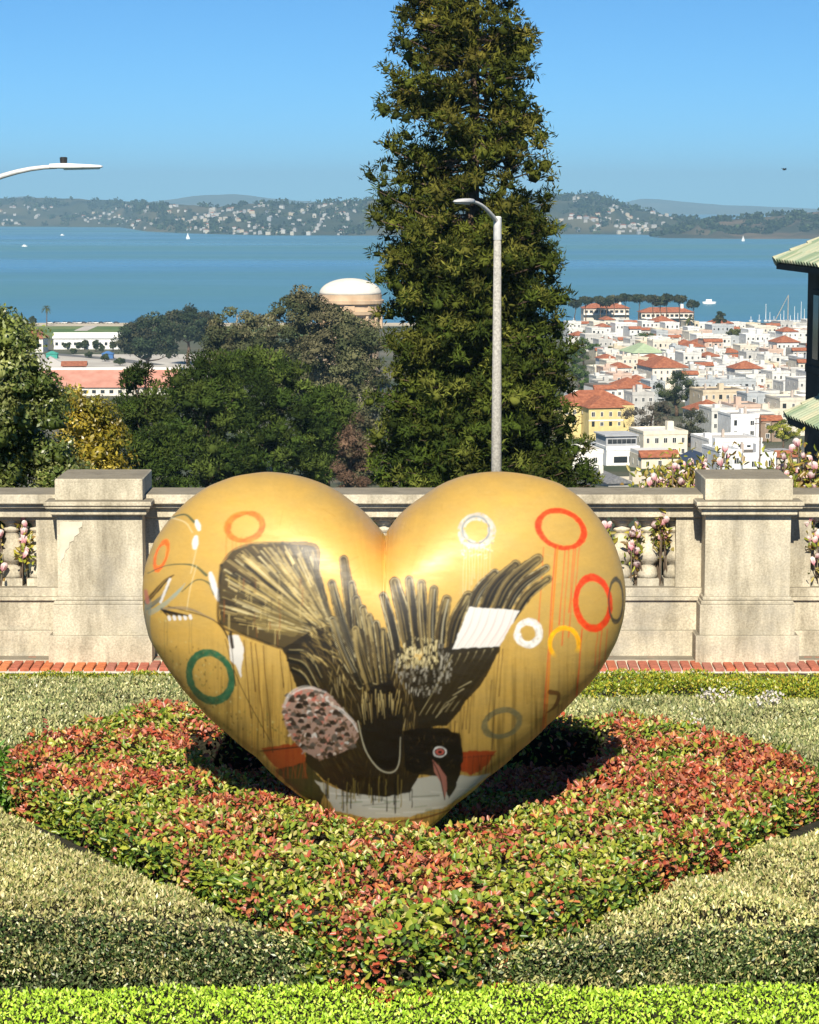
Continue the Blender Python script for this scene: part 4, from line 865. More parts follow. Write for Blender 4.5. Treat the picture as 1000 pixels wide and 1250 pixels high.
def fill_crown(poly, Y, rc, n, rng, dmax):
    poly = np.array(poly, float); pxm = Y / F; lo, hi = poly.min(0), poly.max(0); C = []; 
    while len(C) < n:
        q = rng.uniform(lo, hi)
        if not in_poly(q[:1], q[1:], poly)[0]: continue
        e = float(edge_dist(q[:1], q[1:], poly)[0]) * pxm
        if e < rc * .55: continue
        th = min(dmax, e * 1.1 + rc * .3); off = th * (rng.uniform(-1, .15) if rng.random() < .75 else rng.uniform(0, 1)); p = atY(q[0], q[1], Y)
        C.append(p + np.array([0, off, 0]))
    return np.array(C), rc * rng.uniform(.65, 1.15, n)
def tree(name, label, poly, Y, rc, n, n_each, size, asp, pal, rng, trunk_r, wts=None, group=None, m='leaf_far', bark='bark', dmax=None, limbs=14, base_px=None, cat='tree', **kw):
    poly = np.array(poly, float); wpx = poly[:, 0].max() - poly[:, 0].min(); cx_ = base_px if base_px else (poly[:, 0].max() + poly[:, 0].min()) / 2
    bx = (cx_ - 500) / F * Y; base = np.array([bx, Y, tz(Y) - .3]); C, Rr = fill_crown(poly, Y, rc, n, rng, dmax or wpx * .45 * Y / F)
    root = thing(name, label, cat, base, group=group); V, Fq, col = crown_leaves(C, Rr, n_each, rng, size, asp, pal, wts, **kw)
    o = bigmesh('crown', V - base, Fq, M[m], root, col); o['kind'] = 'stuff'
    top = C[np.argmax(C[:, 2])] * [.3, .3, 1] + np.array([bx * .7, Y * .7, 0]); mb = MB(); sel = rng.choice(n, min(limbs, n), replace=False)
    trunk_mesh(mb, (0, 0, 0), top - base, trunk_r, [C[i] - base for i in sel], rng); mb.build('trunk', M[bark], root, True); return root
rt = np.random.default_rng(21)
PINE = [(.026, .046, .008), (.042, .068, .011), (.064, .090, .017), (.018, .031, .006)]
EUC = [(.075, .082, .036), (.105, .105, .05), (.055, .066, .028), (.13, .12, .062)]
GLOSS = [(.10, .135, .028), (.16, .19, .045), (.07, .10, .02), (.22, .24, .075)]
YEL = [(.24, .19, .018), (.32, .24, .022), (.17, .16, .02), (.38, .30, .05)]
RBR = [(.12, .075, .05), (.16, .10, .065), (.09, .07, .04)]
CYP = [(.028, .042, .020), (.045, .055, .028), (.06, .062, .034)]
tree('broadleaf_tree', 'glossy green broadleaf tree rising behind the balustrade next to the yellow-green tree', [(-120, 385), (-40, 372), (5, 352), (14, 385), (36, 392), (54, 415), (48, 440), (66, 452), (74, 475), (88, 490), (84, 520), (100, 545), (125, 580), (135, 650), (-120, 680)], 42, .40, 300, 170, .09, .5, GLOSS, rt, .22, m='leaf', dmax=2.0, base_px=-10, clump_var=.2)
tree('yellow_tree', 'yellow-green leafy tree between the glossy broadleaf tree and a dark pine', [(66, 470), (98, 466), (128, 486), (142, 498), (158, 518), (164, 545), (152, 592), (146, 650), (52, 650), (74, 560)], 60, .45, 110, 170, .11, .5, YEL, rt, .14, m='leaf', dmax=1.4)
tree('pine_tree', 'narrow dark green pine standing in front of the pink-roofed building', [(143, 462), (160, 436), (181, 443), (196, 465), (206, 500), (216, 560), (222, 660), (138, 660), (134, 520)], 175, 1.0, 105, 190, .36, .26, PINE, rt, .3, spiky=True, up=.6, m='needle')
tree('pine_tree', 'dark green pine standing behind the glossy broadleaf tree, away from the grove', [(-190, 460), (-150, 432), (-100, 436), (-60, 470), (-50, 560), (-50, 660), (-195, 660)], 190, 1.3, 90, 120, .5, .26, PINE, rt, .4, spiky=True, up=.6, m='needle')
tree('pine_tree', 'spreading dark green pine nearest the narrow pine in the grove', [(192, 505), (204, 455), (236, 428), (272, 428), (302, 450), (312, 520), (302, 660), (188, 660)], 205, 1.2, 200, 170, .40, .26, PINE, rt, .45, spiky=True, up=.6, m='needle')
tree('pine_tree', 'broad dark green pine in the middle of the grove below the olive-green gum trees', [(268, 442), (300, 422), (340, 424), (376, 444), (402, 470), (404, 560), (392, 660), (276, 660)], 220, 1.25, 200, 170, .40, .26, PINE, rt, .45, spiky=True, up=.6, m='needle')
tree('pine_tree', 'smaller dark green pine beside the reddish-brown tree', [(372, 472), (398, 460), (426, 480), (436, 512), (410, 545), (406, 600), (414, 660), (364, 660)], 235, 1.15, 90, 190, .40, .26, PINE, rt, .4, spiky=True, up=.6, m='needle')
tree('gum_tree', 'greyish olive gum tree next to the dark far cypresses', [(246, 402), (262, 380), (286, 373), (316, 385), (338, 402), (342, 480), (250, 480)], 520, 2.2, 95, 160, .7, .42, EUC, rt, .7, group=None, bark='bark_pale')
tree('gum_tree', 'tallest olive-green gum tree, partly covering the pale dome of the rotunda', [(306, 402), (330, 374), (354, 351), (376, 345), (402, 358), (418, 376), (440, 386), (462, 394), (462, 430), (456, 540), (400, 540), (312, 490)], 480, 2.3, 260, 160, .7, .42, EUC, rt, .9, bark='bark_pale')
tree('gum_tree', 'olive-green gum tree under the rotunda, against the giant conifer', [(402, 470), (416, 402), (472, 398), (480, 600), (440, 640), (404, 570)], 440, 2.0, 150, 150, .65, .42, EUC, rt, .7, bark='bark_pale')
tree('bare_tree', 'reddish-brown thinly leaved tree at the foot of the giant conifer', [(394, 548), (404, 512), (430, 497), (456, 515), (458, 600), (446, 660), (392, 640)], 300, 1.3, 90, 200, .36, .3, RBR, rt, .4)
tree('cypress_tree', 'dark wind-shaped cypress beside the long white building', [(138, 424), (150, 400), (176, 384), (206, 377), (220, 395), (216, 440), (150, 444)], 1180, 4.4, 60, 130, 1.7, .4, CYP, rt, 1.0, m='needle')
tree('cypress_tree', 'dark flat-topped cypress between the wind-shaped cypress and the gum trees', [(192, 388), (224, 375), (256, 377), (268, 396), (252, 418), (215, 420)], 1230, 4.0, 50, 130, 1.7, .4, CYP, rt, 1.0, m='needle')

# ---- the giant conifer
def giant():
    rng = np.random.default_rng(5); Y = 110.; pxm = Y / F
    lv = [(-110, 560, 580), (-60, 515, 615), (-30, 500, 625), (0, 490, 634), (30, 487, 640), (60, 472, 655), (90, 466, 666), (110, 466, 650), (140, 474, 660), (180, 458, 680), (200, 452, 678), (230, 450, 668), (262, 445, 672), (292, 452, 676), (312, 472, 670), (335, 462, 688), (370, 470, 690), (400, 470, 690), (430, 463, 700), (470, 462, 700), (510, 460, 702), (550, 462, 722), (590, 460, 732), (640, 452, 738), (700, 450, 742)]
    ly = [l[0] for l in lv]; ll = [l[1] for l in lv]; lr = [l[2] for l in lv]; cxp = 578.
    bx = (cxp - 500) * pxm; base = np.array([bx, Y, tz(Y) - .3]); topz = atY(cxp, -115, Y)[2]
    root = thing('giant_conifer', 'towering dark green conifer standing beyond the balustrade behind the golden heart', 'tree', base)
    mb = MB(); H = topz - base[2]; mb.tube([(math.sin(t * 9) * .08, math.cos(t * 7) * .08, H * t) for t in np.linspace(0, 1, 14)], [.62 * (1 - .95 * t) + .03 for t in np.linspace(0, 1, 14)], 12); mb.build('trunk', M['bark'], root, True)
    lb = MB(); C = []; Rr = []
    for i in range(720):
        py = rng.uniform(-108, 690) if rng.random() < .55 else rng.uniform(290, 690); l = np.interp(py, ly, ll); r = np.interp(py, ly, lr)
        th = rng.uniform(0, 2*np.pi); c_ = math.cos(th); Rw = ((r - cxp) if c_ > 0 else (cxp - l)) * pxm; Ra = (r - l) / 2 * pxm; L_ = (Rw * abs(c_) + Ra * (1 - abs(c_))) * (rng.uniform(.84, 1.06) if rng.random() < .7 else rng.uniform(.5, .84)) - .22
        zt = atY(cxp, py, Y)[2]; dr = np.array([c_, math.sin(th), 0]); droop = .22 * L_
        s = np.array([bx, Y, zt + droop * rng.uniform(-.6, .9)]); e = np.array([bx, Y, zt + rng.uniform(-.1, .14) * L_]) + dr * L_; mid = (s + e) / 2 + [0, 0, -.14 * L_]
        lb.tube([s - base, mid - base, e - base], [.075, .05, .015], 5)
        ncl = max(2, int(L_ / .75))
        for k in range(ncl):
            t = 1 - (k / ncl) * .78 * rng.uniform(.8, 1.1); t = max(t, .1); p = s * (1-t)**2 + 2 * mid * t * (1-t) + e * t * t + rng.normal(size=3) * [.22, .22, .22]
            C.append(p); Rr.append(rng.uniform(.34, .62) * (1.0 if py > 60 else .9))
            if rng.random() < .2: C.append(p + unit(rng.normal(size=3)) * [.45, .45, .3]); Rr.append(rng.uniform(.26, .42))
    lb.build('limbs', M['bark'], root)
    C = np.array(C); Rr = np.array(Rr)
    V, Fq, col = crown_leaves(C, Rr, 64, rng, .31, .22, [(.046, .058, .009), (.070, .076, .012), (.032, .042, .007), (.098, .092, .018)], None, flat=.95, up=.25, shell=.42, spiky=True, clump_var=.38)
    zrel = np.clip((V[:, 2] - base[2]) / H, 0, 1)[:, None]; col = col * (np.array([.80, 1.08, .95]) * (1 - zrel) + np.array([1.12, .98, .9]) * zrel)
    o = bigmesh('crown', V - base, Fq, M['needle'], root, col); o['kind'] = 'stuff'
    print('giant clumps', len(C), 'faces', len(Fq))
giant()

# ---- magnolias against the balustrade
def magnolia(label, X, Y, spots, low, seed):
    rng = np.random.default_rng(seed); z0 = tz(Y) - .1; base = np.array([X, Y, z0]); root = thing('magnolia_tree', label, 'tree', base)
    mb = MB(); fork = np.array([X, Y, z0 + .9]); mb.tube([(0, 0, 0), (.02, 0, .5), tuple(fork - base)], [.05, .042, .036], 8); mb.build('trunk', M['bark_pale'], root)
    lb = MB(); P = []
    bl = MB
    protos = []
    for s in range(4):
        V = []; Fq = []; col = []
        for k in range(8):
            a = 2 * math.pi * k / 8 + s; ri = 1 if k % 2 else .72; op = .42 + .22 * s / 3
            pts = [(0, 0, 0)]
            rows = [(.35, .55, .30), (.8, .62, .34), (1.0, .34, .12)]
            o = len(V); V.append((0, 0, 0)); col.append((.62, .20, .26))
            for (h, r_, hw), cc in zip(rows, ((.78, .42, .45), (.90, .72, .70), (.92, .84, .80))):
                for sg in (-1, 1): rr = r_ * op * ri * (1.25 if h > .9 else 1); V.append((math.cos(a) * rr - math.sin(a) * hw * sg * .8, math.sin(a) * rr + math.cos(a) * hw * sg * .8, h * (1.05 - .15 * ri))); col.append(cc)
            Fq += [(o, o+1, o+2)]; Fq4 = [(o+1, o+3, o+4, o+2), (o+3, o+5, o+6, o+4)]; Fq += [(q[0], q[1], q[2]) for q in Fq4] + [(q[0], q[2], q[3]) for q in Fq4]
        ob = bigmesh('blossom', np.array(V), np.array(Fq), M['petal'], root, np.array(col), smooth=True); protos.append(ob.data); bpy.data.objects.remove(ob)
    for px, py in spots:
        p = atY(px, py, Y + rng.uniform(-.12, .25) if py < 612 else YF + rng.uniform(.05, .15)); P.append(p); m_ = (fork + p) / 2 + rng.normal(size=3) * .08; lb.tube([fork - base, m_ - base, p - base], [.018, .011, .005] if p[1] > YF + .2 else [.006, .005, .004], 6)
        o = addobj('blossom', protos[rng.integers(4)], root); s = rng.uniform(.044, .07); o.location = tuple(p - base); o.scale = (s * .8, s * .8, s); o.rotation_euler = (rng.uniform(-.6, .6), rng.uniform(-.6, .6), rng.uniform(0, 6))
    lb.build('branches', M['twig'], root)
    P = np.array(P); low_ = P[:, 1] < YF + .2; wk = np.where(low_, .22, 1.0); n = int(wk.sum() * 24); k = rng.choice(len(P), n, p=wk / wk.sum()); q = P[k] + rng.normal(size=(n, 3)) * np.where(low_[k][:, None], [.022, .02, .03], [.075, .07, .06]) - [0, 0, .035]
    V, Fq = leaf_geo(q - base, unit(rng.normal(size=(n, 3)) + [0, 0, .5]), rdir(n, rng) + [0, -.4, .6], rng.uniform(.025, .06, n), rng.uniform(.012, .026, n))
    o = bigmesh('leaves', V, Fq, M['leaf'], root, np.repeat(pick([(.42, .36, .05), (.32, .33, .04), (.20, .24, .035), (.48, .40, .12), (.24, .15, .04)], n, rng) * rng.uniform(.7, 1.2, (n, 1)), 6, 0)); o['kind'] = 'stuff'
rm = np.random.default_rng(77)
def spots(cx_, cy_, sx, sy, n): return [(rm.normal(cx_, sx), rm.normal(cy_, sy)) for _ in range(n)]
YM = 14.85
magnolia('pink magnolia with yellow-green leaves seen over the handrail between the stained pier and the heart', float(atY(800, 600, YM)[0]), YM,
         spots(846, 586, 13, 10, 22) + spots(805, 594, 16, 7, 14) + [(885, 553), (887, 560), (826, 575), (858, 572), (818, 584)] + spots(774, 658, 2.5, 14, 15) + spots(808, 655, 2.5, 14, 16) + spots(741, 645, 2, 8, 5), None, 1)
magnolia('pink magnolia with upright blossoms standing past the stained pier beside the tile-roofed house', float(atY(975, 600, YM)[0]), YM,
         [(958, 562), (966, 553), (975, 546), (982, 560), (985, 572), (970, 578), (955, 575), (990, 585), (978, 592), (962, 597), (995, 598), (985, 601), (972, 604), (948, 574), (996, 575), (990, 566)] + spots(994, 664, 3, 18, 14) + spots(975, 590, 14, 10, 12) + spots(1020, 600, 12, 16, 10), None, 2)
magnolia('pale magnolia seen through the balusters beside the peeling pier', float(atY(15, 600, YM)[0]), YM, spots(29, 664, 2.5, 15, 14) + spots(-4, 668, 3, 15, 8) + spots(-20, 640, 12, 20, 8), None, 3)

# ------------------------------------------------------------------ street lamps
def lamp(label, X, Y, ztop, arm, rz, head_black, r0=.13, pole_mat='pole'):
    z0 = tz(Y) - .1; root = thing('street_lamp', label, 'street lamp', (X, Y, z0)); H = ztop - z0
    mb = MB(); mb.lathe([(r0 * 1.9, 0), (r0 * 1.9, .25), (r0 * 1.25, .35), (r0 * 1.2, .9)], n=12); mb.build('base', M['pole'], root)
    mb = MB(); mb.lathe([(r0 * 1.15, .3), (r0 * .62, H)], n=14); mb.build('pole', M[pole_mat], root, True)
    mb = MB(); mb.lathe([(r0 * .70, H - .42), (r0 * .70, H + .04), (r0 * .5, H + .07)], n=14); mb.build('collar', M['galv'], root)
    mb = MB(); pts = [Vector((0, 0, H - .25))]; dx, dy, dz = arm
    for t in np.linspace(0, 1, 9): pts.append(Vector((dx * t, dy * t, H - .05 + dz * math.sin(t * math.pi / 2))))
    mb.tube(pts, [.055] + [.05 - .018 * t for t in np.linspace(0, 1, 9)], 9); mb.build('arm', M['galv'], root, True)
    e = pts[-1]; d = Vector((dx, dy, 0)).normalized(); s = Vector((-d.y, d.x, 0)); mb = MB()
    prof = [(-.10, .05, .05), (.0, .075, .065), (.18, .13, .075), (.42, .14, .06), (.60, .10, .035), (.66, .04, .015)]
    if head_black: prof = [(-.12, .055, .05), (.0, .07, .055), (.1, .15, .06), (.40, .16, .045), (.66, .14, .03), (.70, .05, .015)]
    mb.rings([[tuple(e + d * l + s * wv * c - Vector((0, 0, hv * (.6 if k > 2 else -.9) * 1.0)) + Vector((0, 0, -.01))) for k, c in enumerate((-.7, 0, .7, 1, 0, -1))] if False else
              [tuple(e + d * l + s * (wv * c) + Vector((0, 0, hv * zz))) for c, zz in ((-1, 0), (-.6, .9), (.6, .9), (1, 0), (.7, -.5), (-.7, -.5))] for l, wv, hv in prof]); hd = mb.build('lamp_head', M['white'] if head_black else M['galv'], root, True)
    mb = MB(); mb.rings([[tuple(e + d * l + s * (wv * c) + Vector((0, 0, -hv * .5 - .004))) for c in (-.6, .6)] + [tuple(e + d * l + s * (wv * c) + Vector((0, 0, -hv * .5 - .02))) for c in (.5, -.5)] for l, wv, hv in prof[2:5]]); mb.build('lens', M['trim'], hd)
    if head_black:
        mb = MB(); c = e + d * .1 + Vector((0, 0, .05)); mb.lathe([(.02, 0), (.055, .01), (.06, .09), (.045, .10)], tuple(c), 10); mb.build('photocell', M['black'], hd)
    return root
p = atY(607.5, 268, 50); q = atY(556, 243, 50)
lamp('tall pale street lamp with a curved arm standing in front of the giant conifer', p[0], 50, p[2], (-.58, -1.0, .42), 0, False, .12)
p = atY(-60, 236, 37); lamp('street lamp arm with a flat white head and black sensor against the sky', p[0], 37, p[2], (1.62, .2, .46), 0, True)

# ------------------------------------------------------------------ the tile-roofed house
def tiled_house():
    root = thing('tile_roofed_house', 'dark house with green glazed tile roofs at the edge of the hillside town', 'house', (0, 0, 0))
    hd = R_(3.2); far = atY(948, 322, 46); dirY = Vector((-math.sin(hd), math.cos(hd), 0)); dirX = Vector((math.cos(hd), math.sin(hd), 0))
    root.location = (far[0], far[1], tz(46) - .2); root.rotation_euler = (0, 0, hd); L0 = Vector(root.location)
    ez = far[2] - L0.z; OV = .52; Lh = 10.0     # local: +x away from eave, -y towards camera
    mb = MB(); mb.box(OV, OV + 7, -Lh, -.45, 0, ez + .05); mb.build('wall', M['darkwall'], root)
    mb = MB(); mb.box(OV - .02, OV + 7.02, -Lh - .02, -.43, ez - 2.05, ez - 1.9, 0, .01); mb.build('string_course', M['darkwall'], root)
    for y in (-1.75, -4.2, -6.6):
        mb = MB(); mb.box(OV - .05, OV + .02, y - .65, y + .65, ez - 1.85, ez - .45, 0, .01); wdw = mb.build('window', M['darkwall'], root)
        mb = MB(); mb.box(OV - .058, OV - .045, y - .55, y + .55, ez - 1.75, ez - .55); mb.build('pane', M['glass'], wdw)
        mb = MB(); mb.box(OV - .075, OV - .055, y - .025, y + .025, ez - 1.75, ez - .55); mb.build('mullion', M['darkwall'], wdw)
    tms = []
    for m in M['gtile']:
        b = MB(); n = 7; rs = []
        for l, r in ((0, .105), (.42, .088)): rs.append([(l, r * math.cos(math.pi * k / (n - 1)), r * .8 * math.sin(math.pi * k / (n - 1))) for k in range(n)] + [(l, (r - .018) * math.cos(math.pi * k / (n - 1)), (r - .018) * .8 * math.sin(math.pi * k / (n - 1))) for k in range(n - 1, -1, -1)])
        b.rings(rs); tms.append(b.mesh('roof_tile', m, False))
    for rname, z_e, x_e, y_far, rows, pitch in (('main_roof', ez, 0.0, 0.0, 9, 24), ('skirt_roof', float(atY(962, 512, 44)[2]) - L0.z, -.10, -1.75, 5, 26)):
        a = R_(pitch); ca, sa = math.cos(a), math.sin(a); dl = rows * .36
        mb = MB(); th = .10
        mb.add([(x_e, y_far, z_e - th), (x_e, -Lh, z_e - th), (x_e + dl*ca, -Lh, z_e - th + dl*sa), (x_e + dl*ca, y_far, z_e - th + dl*sa), (x_e, y_far, z_e), (x_e, -Lh, z_e), (x_e + dl*ca, -Lh, z_e + dl*sa), (x_e + dl*ca, y_far, z_e + dl*sa)], [(0,1,2,3),(7,6,5,4),(0,4,5,1),(1,5,6,2),(2,6,7,3),(3,7,4,0)])
        rf = mb.build(rname, M['darkwall'], root)
        for j in range(rows):
            for i in range(16 if j < 7 else 12):
                o = addobj('roof_tile', random.choice(tms), rf); o.location = (x_e - .04 + j * .36 * ca, y_far - .12 - i * .235, z_e + j * .36 * sa + .012 + .02); o.rotation_euler = (0, -a - R_(2), random.uniform(-.02, .02))
        b = MB()      # rake tiles along the far edge
        for j in range(rows): b.tube([(x_e - .04 + j*.36*ca, y_far + .02, z_e + j*.36*sa + .05), (x_e - .04 + (j+1.1)*.36*ca, y_far + .02, z_e + (j+1.1)*.36*sa + .03)], [.10, .085], 8)
        b.build('verge_tiles', M['gtile'][2], rf)
tiled_house()

# ------------------------------------------------------------------ the town below
unit_win = None
def win_mesh():
    b = MB(); b.box(-.5, .5, -.03, .10, -.5, .5, 0); b.box(-.40, .40, -.05, -.02, -.42, .42, 1); b.box(-.03, .03, -.07, -.045, -.42, .42, 0); return b.mesh('window', [M['trim'], M['glass']])
WIN = win_mesh()
bw = MB(); bw.box(-.5, .5, -.03, .10, -.5, .5, 0); WIN_D = bw.mesh('window', [M['glass']])
WALLS = [tuple(k * .84 for k in c) for c in [(.80, .79, .75), (.74, .73, .69), (.78, .72, .60), (.70, .62, .46), (.58, .57, .54), (.76, .66, .50), (.50, .53, .55), (.68, .50, .40), (.82, .82, .80)]]
def add_wall(name, mb, parent, color):
    o = mb.build(name, M['wall'], parent); o.color = (*color, 1); return o
def hip(mb, x0, x1, y0, y1, z, h, ov=.5, gable=False, th=.15):
    x0 -= ov; x1 += ov; y0 -= ov; y1 += ov; w_ = x1 - x0; d_ = y1 - y0
    mb.box(x0, x1, y0, y1, z - th, z)
    if w_ >= d_: i = 0.01 if gable else d_ / 2; r = [(x0 + i, (y0+y1)/2, z + h), (x1 - i, (y0+y1)/2, z + h)]; V = [(x0,y0,z),(x1,y0,z),(x1,y1,z),(x0,y1,z)] + r; Fc = [(0,1,5,4),(1,2,5),(2,3,4,5),(3,0,4)]
    else: i = 0.01 if gable else w_ / 2; r = [((x0+x1)/2, y0 + i, z + h), ((x0+x1)/2, y1 - i, z + h)]; V = [(x0,y0,z),(x1,y0,z),(x1,y1,z),(x0,y1,z)] + r; Fc = [(0,1,4),(1,2,5,4),(2,3,5),(3,0,4,5)]
    mb.add(V, Fc)
def house(label, group, X, Y, wd, dp, ht, rz, color, roof='flat', roofmat='terracotta', rng=None, wins=True, z=None, cat='house', name='house', rows=None, extra=True, side=True):
    rng = rng or random; z = tz(Y) if z is None else z; root = thing(name, label, cat, (X, Y, z), rz, group); x0, x1 = -wd / 2, wd / 2
    mb = MB(); mb.box(x0, x1, 0, dp, -3, ht)
    if roof == 'flat':
        t = .3; p = .7
        for b in ((x0 - .1, x1 + .1, -.1, t, ht - .35, ht + p), (x0 - .1, x1 + .1, dp - t, dp + .1, ht - .003, ht + p - .05), (x0 - .08, x0 + t, t, dp - t, ht - .003, ht + p - .06), (x1 - t, x1 + .08, t, dp - t, ht - .003, ht + p - .06)): mb.box(*b)
    wl = add_wall('wall', mb, root, color)
    rb = MB()
    if roof == 'flat':
        rb.box(x0 + .25, x1 - .25, .25, dp - .25, ht, ht + .12)
        ro = rb.build('roof', M['flatroof'], root)
        if extra and rng.random() < .75:
            b = MB(); cx_ = rng.uniform(x0 + 1.5, x1 - 1.5); cy_ = rng.uniform(2, dp - 3); b.box(cx_ - .9, cx_ + .9, cy_, cy_ + 2.2, ht + .1, ht + rng.uniform(1.2, 2.6)); o = b.build('roof_hatch', M['wall'], ro); o.color = (*color, 1)
        if extra and rng.random() < .5:
            b = MB(); cx_ = rng.uniform(x0 + .8, x1 - .8); b.box(cx_ - .35, cx_ + .35, dp * .6, dp * .6 + .7, ht + .1, ht + 2.0); b.box(cx_ - .2, cx_ + .2, dp * .6 + .15, dp * .6 + .55, ht + 1.99, ht + 2.35); o = b.build('chimney', M['wall'], ro); o.color = (.5, .42, .36, 1)
    elif roof == 'front':      # flat roof behind a tiled front slope
        rb.box(x0 + .1, x1 - .1, 1.6, dp - .1, ht, ht + .9, 0); rf = rb.build('roof', M['flatroof'], root)
        b = MB(); b.add([(x0 - .3, -.5, ht - .25), (x1 + .3, -.5, ht - .25), (x1 + .3, 1.7, ht + 1.15), (x0 - .3, 1.7, ht + 1.15), (x0 - .3, -.5, ht - .45), (x1 + .3, -.5, ht - .45), (x1 + .3, 1.7, ht - .4), (x0 - .3, 1.7, ht - .4)], [(0,1,2,3),(4,7,6,5),(0,4,5,1),(1,5,6,2),(2,6,7,3),(3,7,4,0)]); b.build('tiled_slope', M[roofmat], rf)
    else:
        hip(rb, x0, x1, 0, dp, ht + .15, min(wd, dp) * .26, gable=(roof == 'gable')); ro = rb.build('roof', M[roofmat], root)
        if roof == 'gable': pass
        if extra and rng.random() < .6: b = MB(); cx_ = rng.uniform(x0 * .5, x1 * .5); b.box(cx_ - .4, cx_ + .4, dp * .55, dp * .55 + .8, ht + .5, ht + min(wd, dp) * .26 + 1.2); o = b.build('chimney', M['wall'], ro); o.color = (.72, .68, .6, 1)
    if wins:
        n = max(2, int(wd / 2.4)); rws = rows or [ht - 1.9, ht - 4.9]
        bay = extra and rng.random() < .45
        if bay:
            b = MB(); bx_ = rng.choice([x0 + wd * .28, x1 - wd * .28]); b.rings([[(bx_ - 1.7, -.004, zz), (bx_ - 1.0, -.95, zz), (bx_ + 1.0, -.95, zz), (bx_ + 1.7, -.004, zz)] for zz in (ht - 6.6, ht - .6)]); bo = b.build('bay_window', M['wall'], root); bo.color = (*[min(1, c * 1.04) for c in color], 1)
            for zz in rws:
                o = addobj('window', WIN, bo); o.location = (bx_, -.96, zz); o.scale = (1.3, 1, 1.5)
        for zz in rws:
            for i in range(n):
                x = x0 + (i + .5) * wd / n
                if bay and abs(x - bx_) < 2.0: continue
                o = addobj('window', WIN if rng.random() < .7 else WIN_D, root); o.location = (x, -.02, zz); o.scale = (rng.choice([.9, 1.0, 1.2]), 1, rng.choice([1.3, 1.5, 1.6]))
        if side:
            for zz in rws[:1]:
                for i in range(2): o = addobj('window', WIN, root); o.location = (x0 - .02, dp * (.3 + .4 * i), zz); o.rotation_euler = (0, 0, -math.pi / 2); o.scale = (1.0, 1, 1.3)
    return root
RZ = R_(11)
hrng = random.Random(12)
def hp(label, pl, pr_, pb, Y, ptop, color, roof='flat', roofmat='terracotta', dp=14, rz=RZ, **kw):
    """a particular house: front edges at pixels pl..pr_, roof line at ptop, standing on the slope at distance Y"""
    X = ((pl + pr_) / 2 - 500) / F * Y; z = tz(Y); zt = float(atY((pl + pr_) / 2, ptop, Y)[2]); return house(label, None, X, Y, (pr_ - pl) / F * Y, dp, zt - z, rz, color, roof, roofmat, hrng, **kw)
yb = hp('yellow building with red hipped roof and white string course above the white modern house', 719, 763, 0, 730, 498, (.66, .54, .25), 'hip', 'terracotta', dp=26, extra=False, rows=None, name='yellow_building', cat='building')
b = MB(); wy = (763 - 719) / F * 730 / 2; zt = float(atY(741, 498, 730)[2]) - tz(730)
b2 = MB(); b2.box(-wy - 6.2, -wy + .5, 9, 24, -3, zt - .02); b2.box(wy - .5, wy + 5.5, 7, 24, -3, zt - .02); o = b2.build('side_wing', M['wall'], yb); o.color = (.66, .54, .25, 1)
b2 = MB(); hip(b2, -wy - 6.2, wy + 5.5, 9, 24, zt + .17, 4.2); b2.build('wing_roof', M['terracotta'], yb)
b2 = MB(); b2.box(-wy - .06, wy + .06, -.08, .3, zt - 4.0, zt - 3.6); b2.build('string_course', M['trim'], yb)
for xx_ in (-wy - 4.6, -wy - 2.2):
    for zz in (zt - 1.9, zt - 5.2): o = addobj('window', WIN, yb); o.location = (xx_, 8.98, zz); o.scale = (1.1, 1, 1.5)
wm = hp('white modern house with flat roof, ribbon of windows and deck below the yellow building', 741, 783, 0, 575, 548, (.80, .80, .80), 'flat', extra=False, wins=False, name='modern_house')
zt = float(atY(762, 548, 575)[2]) - tz(575); wx = 42 / F * 575 / 2
b2 = MB(); b2.box(-wx + .3, wx - .3, 1.5, 11, zt + .1, zt + 3.0); b2.box(-wx - .1, wx + .1, 1.0, 11.5, zt + 2.99, zt + 3.3); o = b2.build('upper_storey', M['wall'], wm); o.color = (.42, .43, .45, 1)
for i in range(6): o = addobj('window', WIN_D, wm); o.location = (-wx + 1.3 + i * (2 * wx - 2.4) / 5, 1.48, zt + 1.7); o.scale = (1.1, 1, 1.1)
for x_, s_ in ((-.6, 3.4), (2.3, 1.5)): o = addobj('window', WIN_D, wm); o.location = (x_, -.02, zt - 2.6); o.scale = (s_, 1, 1.5)
hp('cream house with brown-red tiled front slope beside the white modern house', 784, 831, 0, 560, 556, (.72, .64, .50), 'front', 'terracotta', dp=10, extra=False)
hp('cream stepped house with tall chimneys under the grey-brown tree', 786, 842, 0, 640, 529, (.74, .67, .54), 'flat', dp=14)
hp('grey slate roof of a low house just beyond the balustrade', 744, 772, 0, 430, 590, (.60, .58, .55), 'gable', 'greyroof', dp=16, wins=False)
hp('pale house with tan flat roof next to the low slate-roofed house', 774, 812, 0, 445, 592, (.60, .54, .44), 'flat', dp=9)
hp('long low house with a dark blue roof behind the magnolia', 838, 884, 0, 560, 566, (.72, .70, .66), 'gable', 'blueroof', dp=9, wins=False, extra=False)
hp('large white stepped house with several flat roofs', 866, 934, 0, 640, 538, (.82, .82, .82), 'flat', dp=16)
hp('tall plain white block behind the large white stepped house', 893, 929, 0, 690, 508, (.82, .82, .82), 'flat', dp=12, side=False)
hp('white house with a row of narrow upper windows above the stained pier', 909, 951, 0, 560, 556, (.82, .82, .82), 'flat', dp=13)
hp('pale grey house with clapboard side next to the white house with narrow windows', 880, 908, 0, 545, 552, (.66, .68, .70), 'flat', dp=13)
hp('brown house with terracotta slope above the yellow-green tree', 930, 957, 0, 720, 512, (.30, .22, .16), 'front', 'terracotta', dp=10)
hp('low house with bright orange roof beside the tile-roofed house', 951, 976, 0, 585, 556, (.60, .55, .48), 'front', 'terracotta', dp=9)
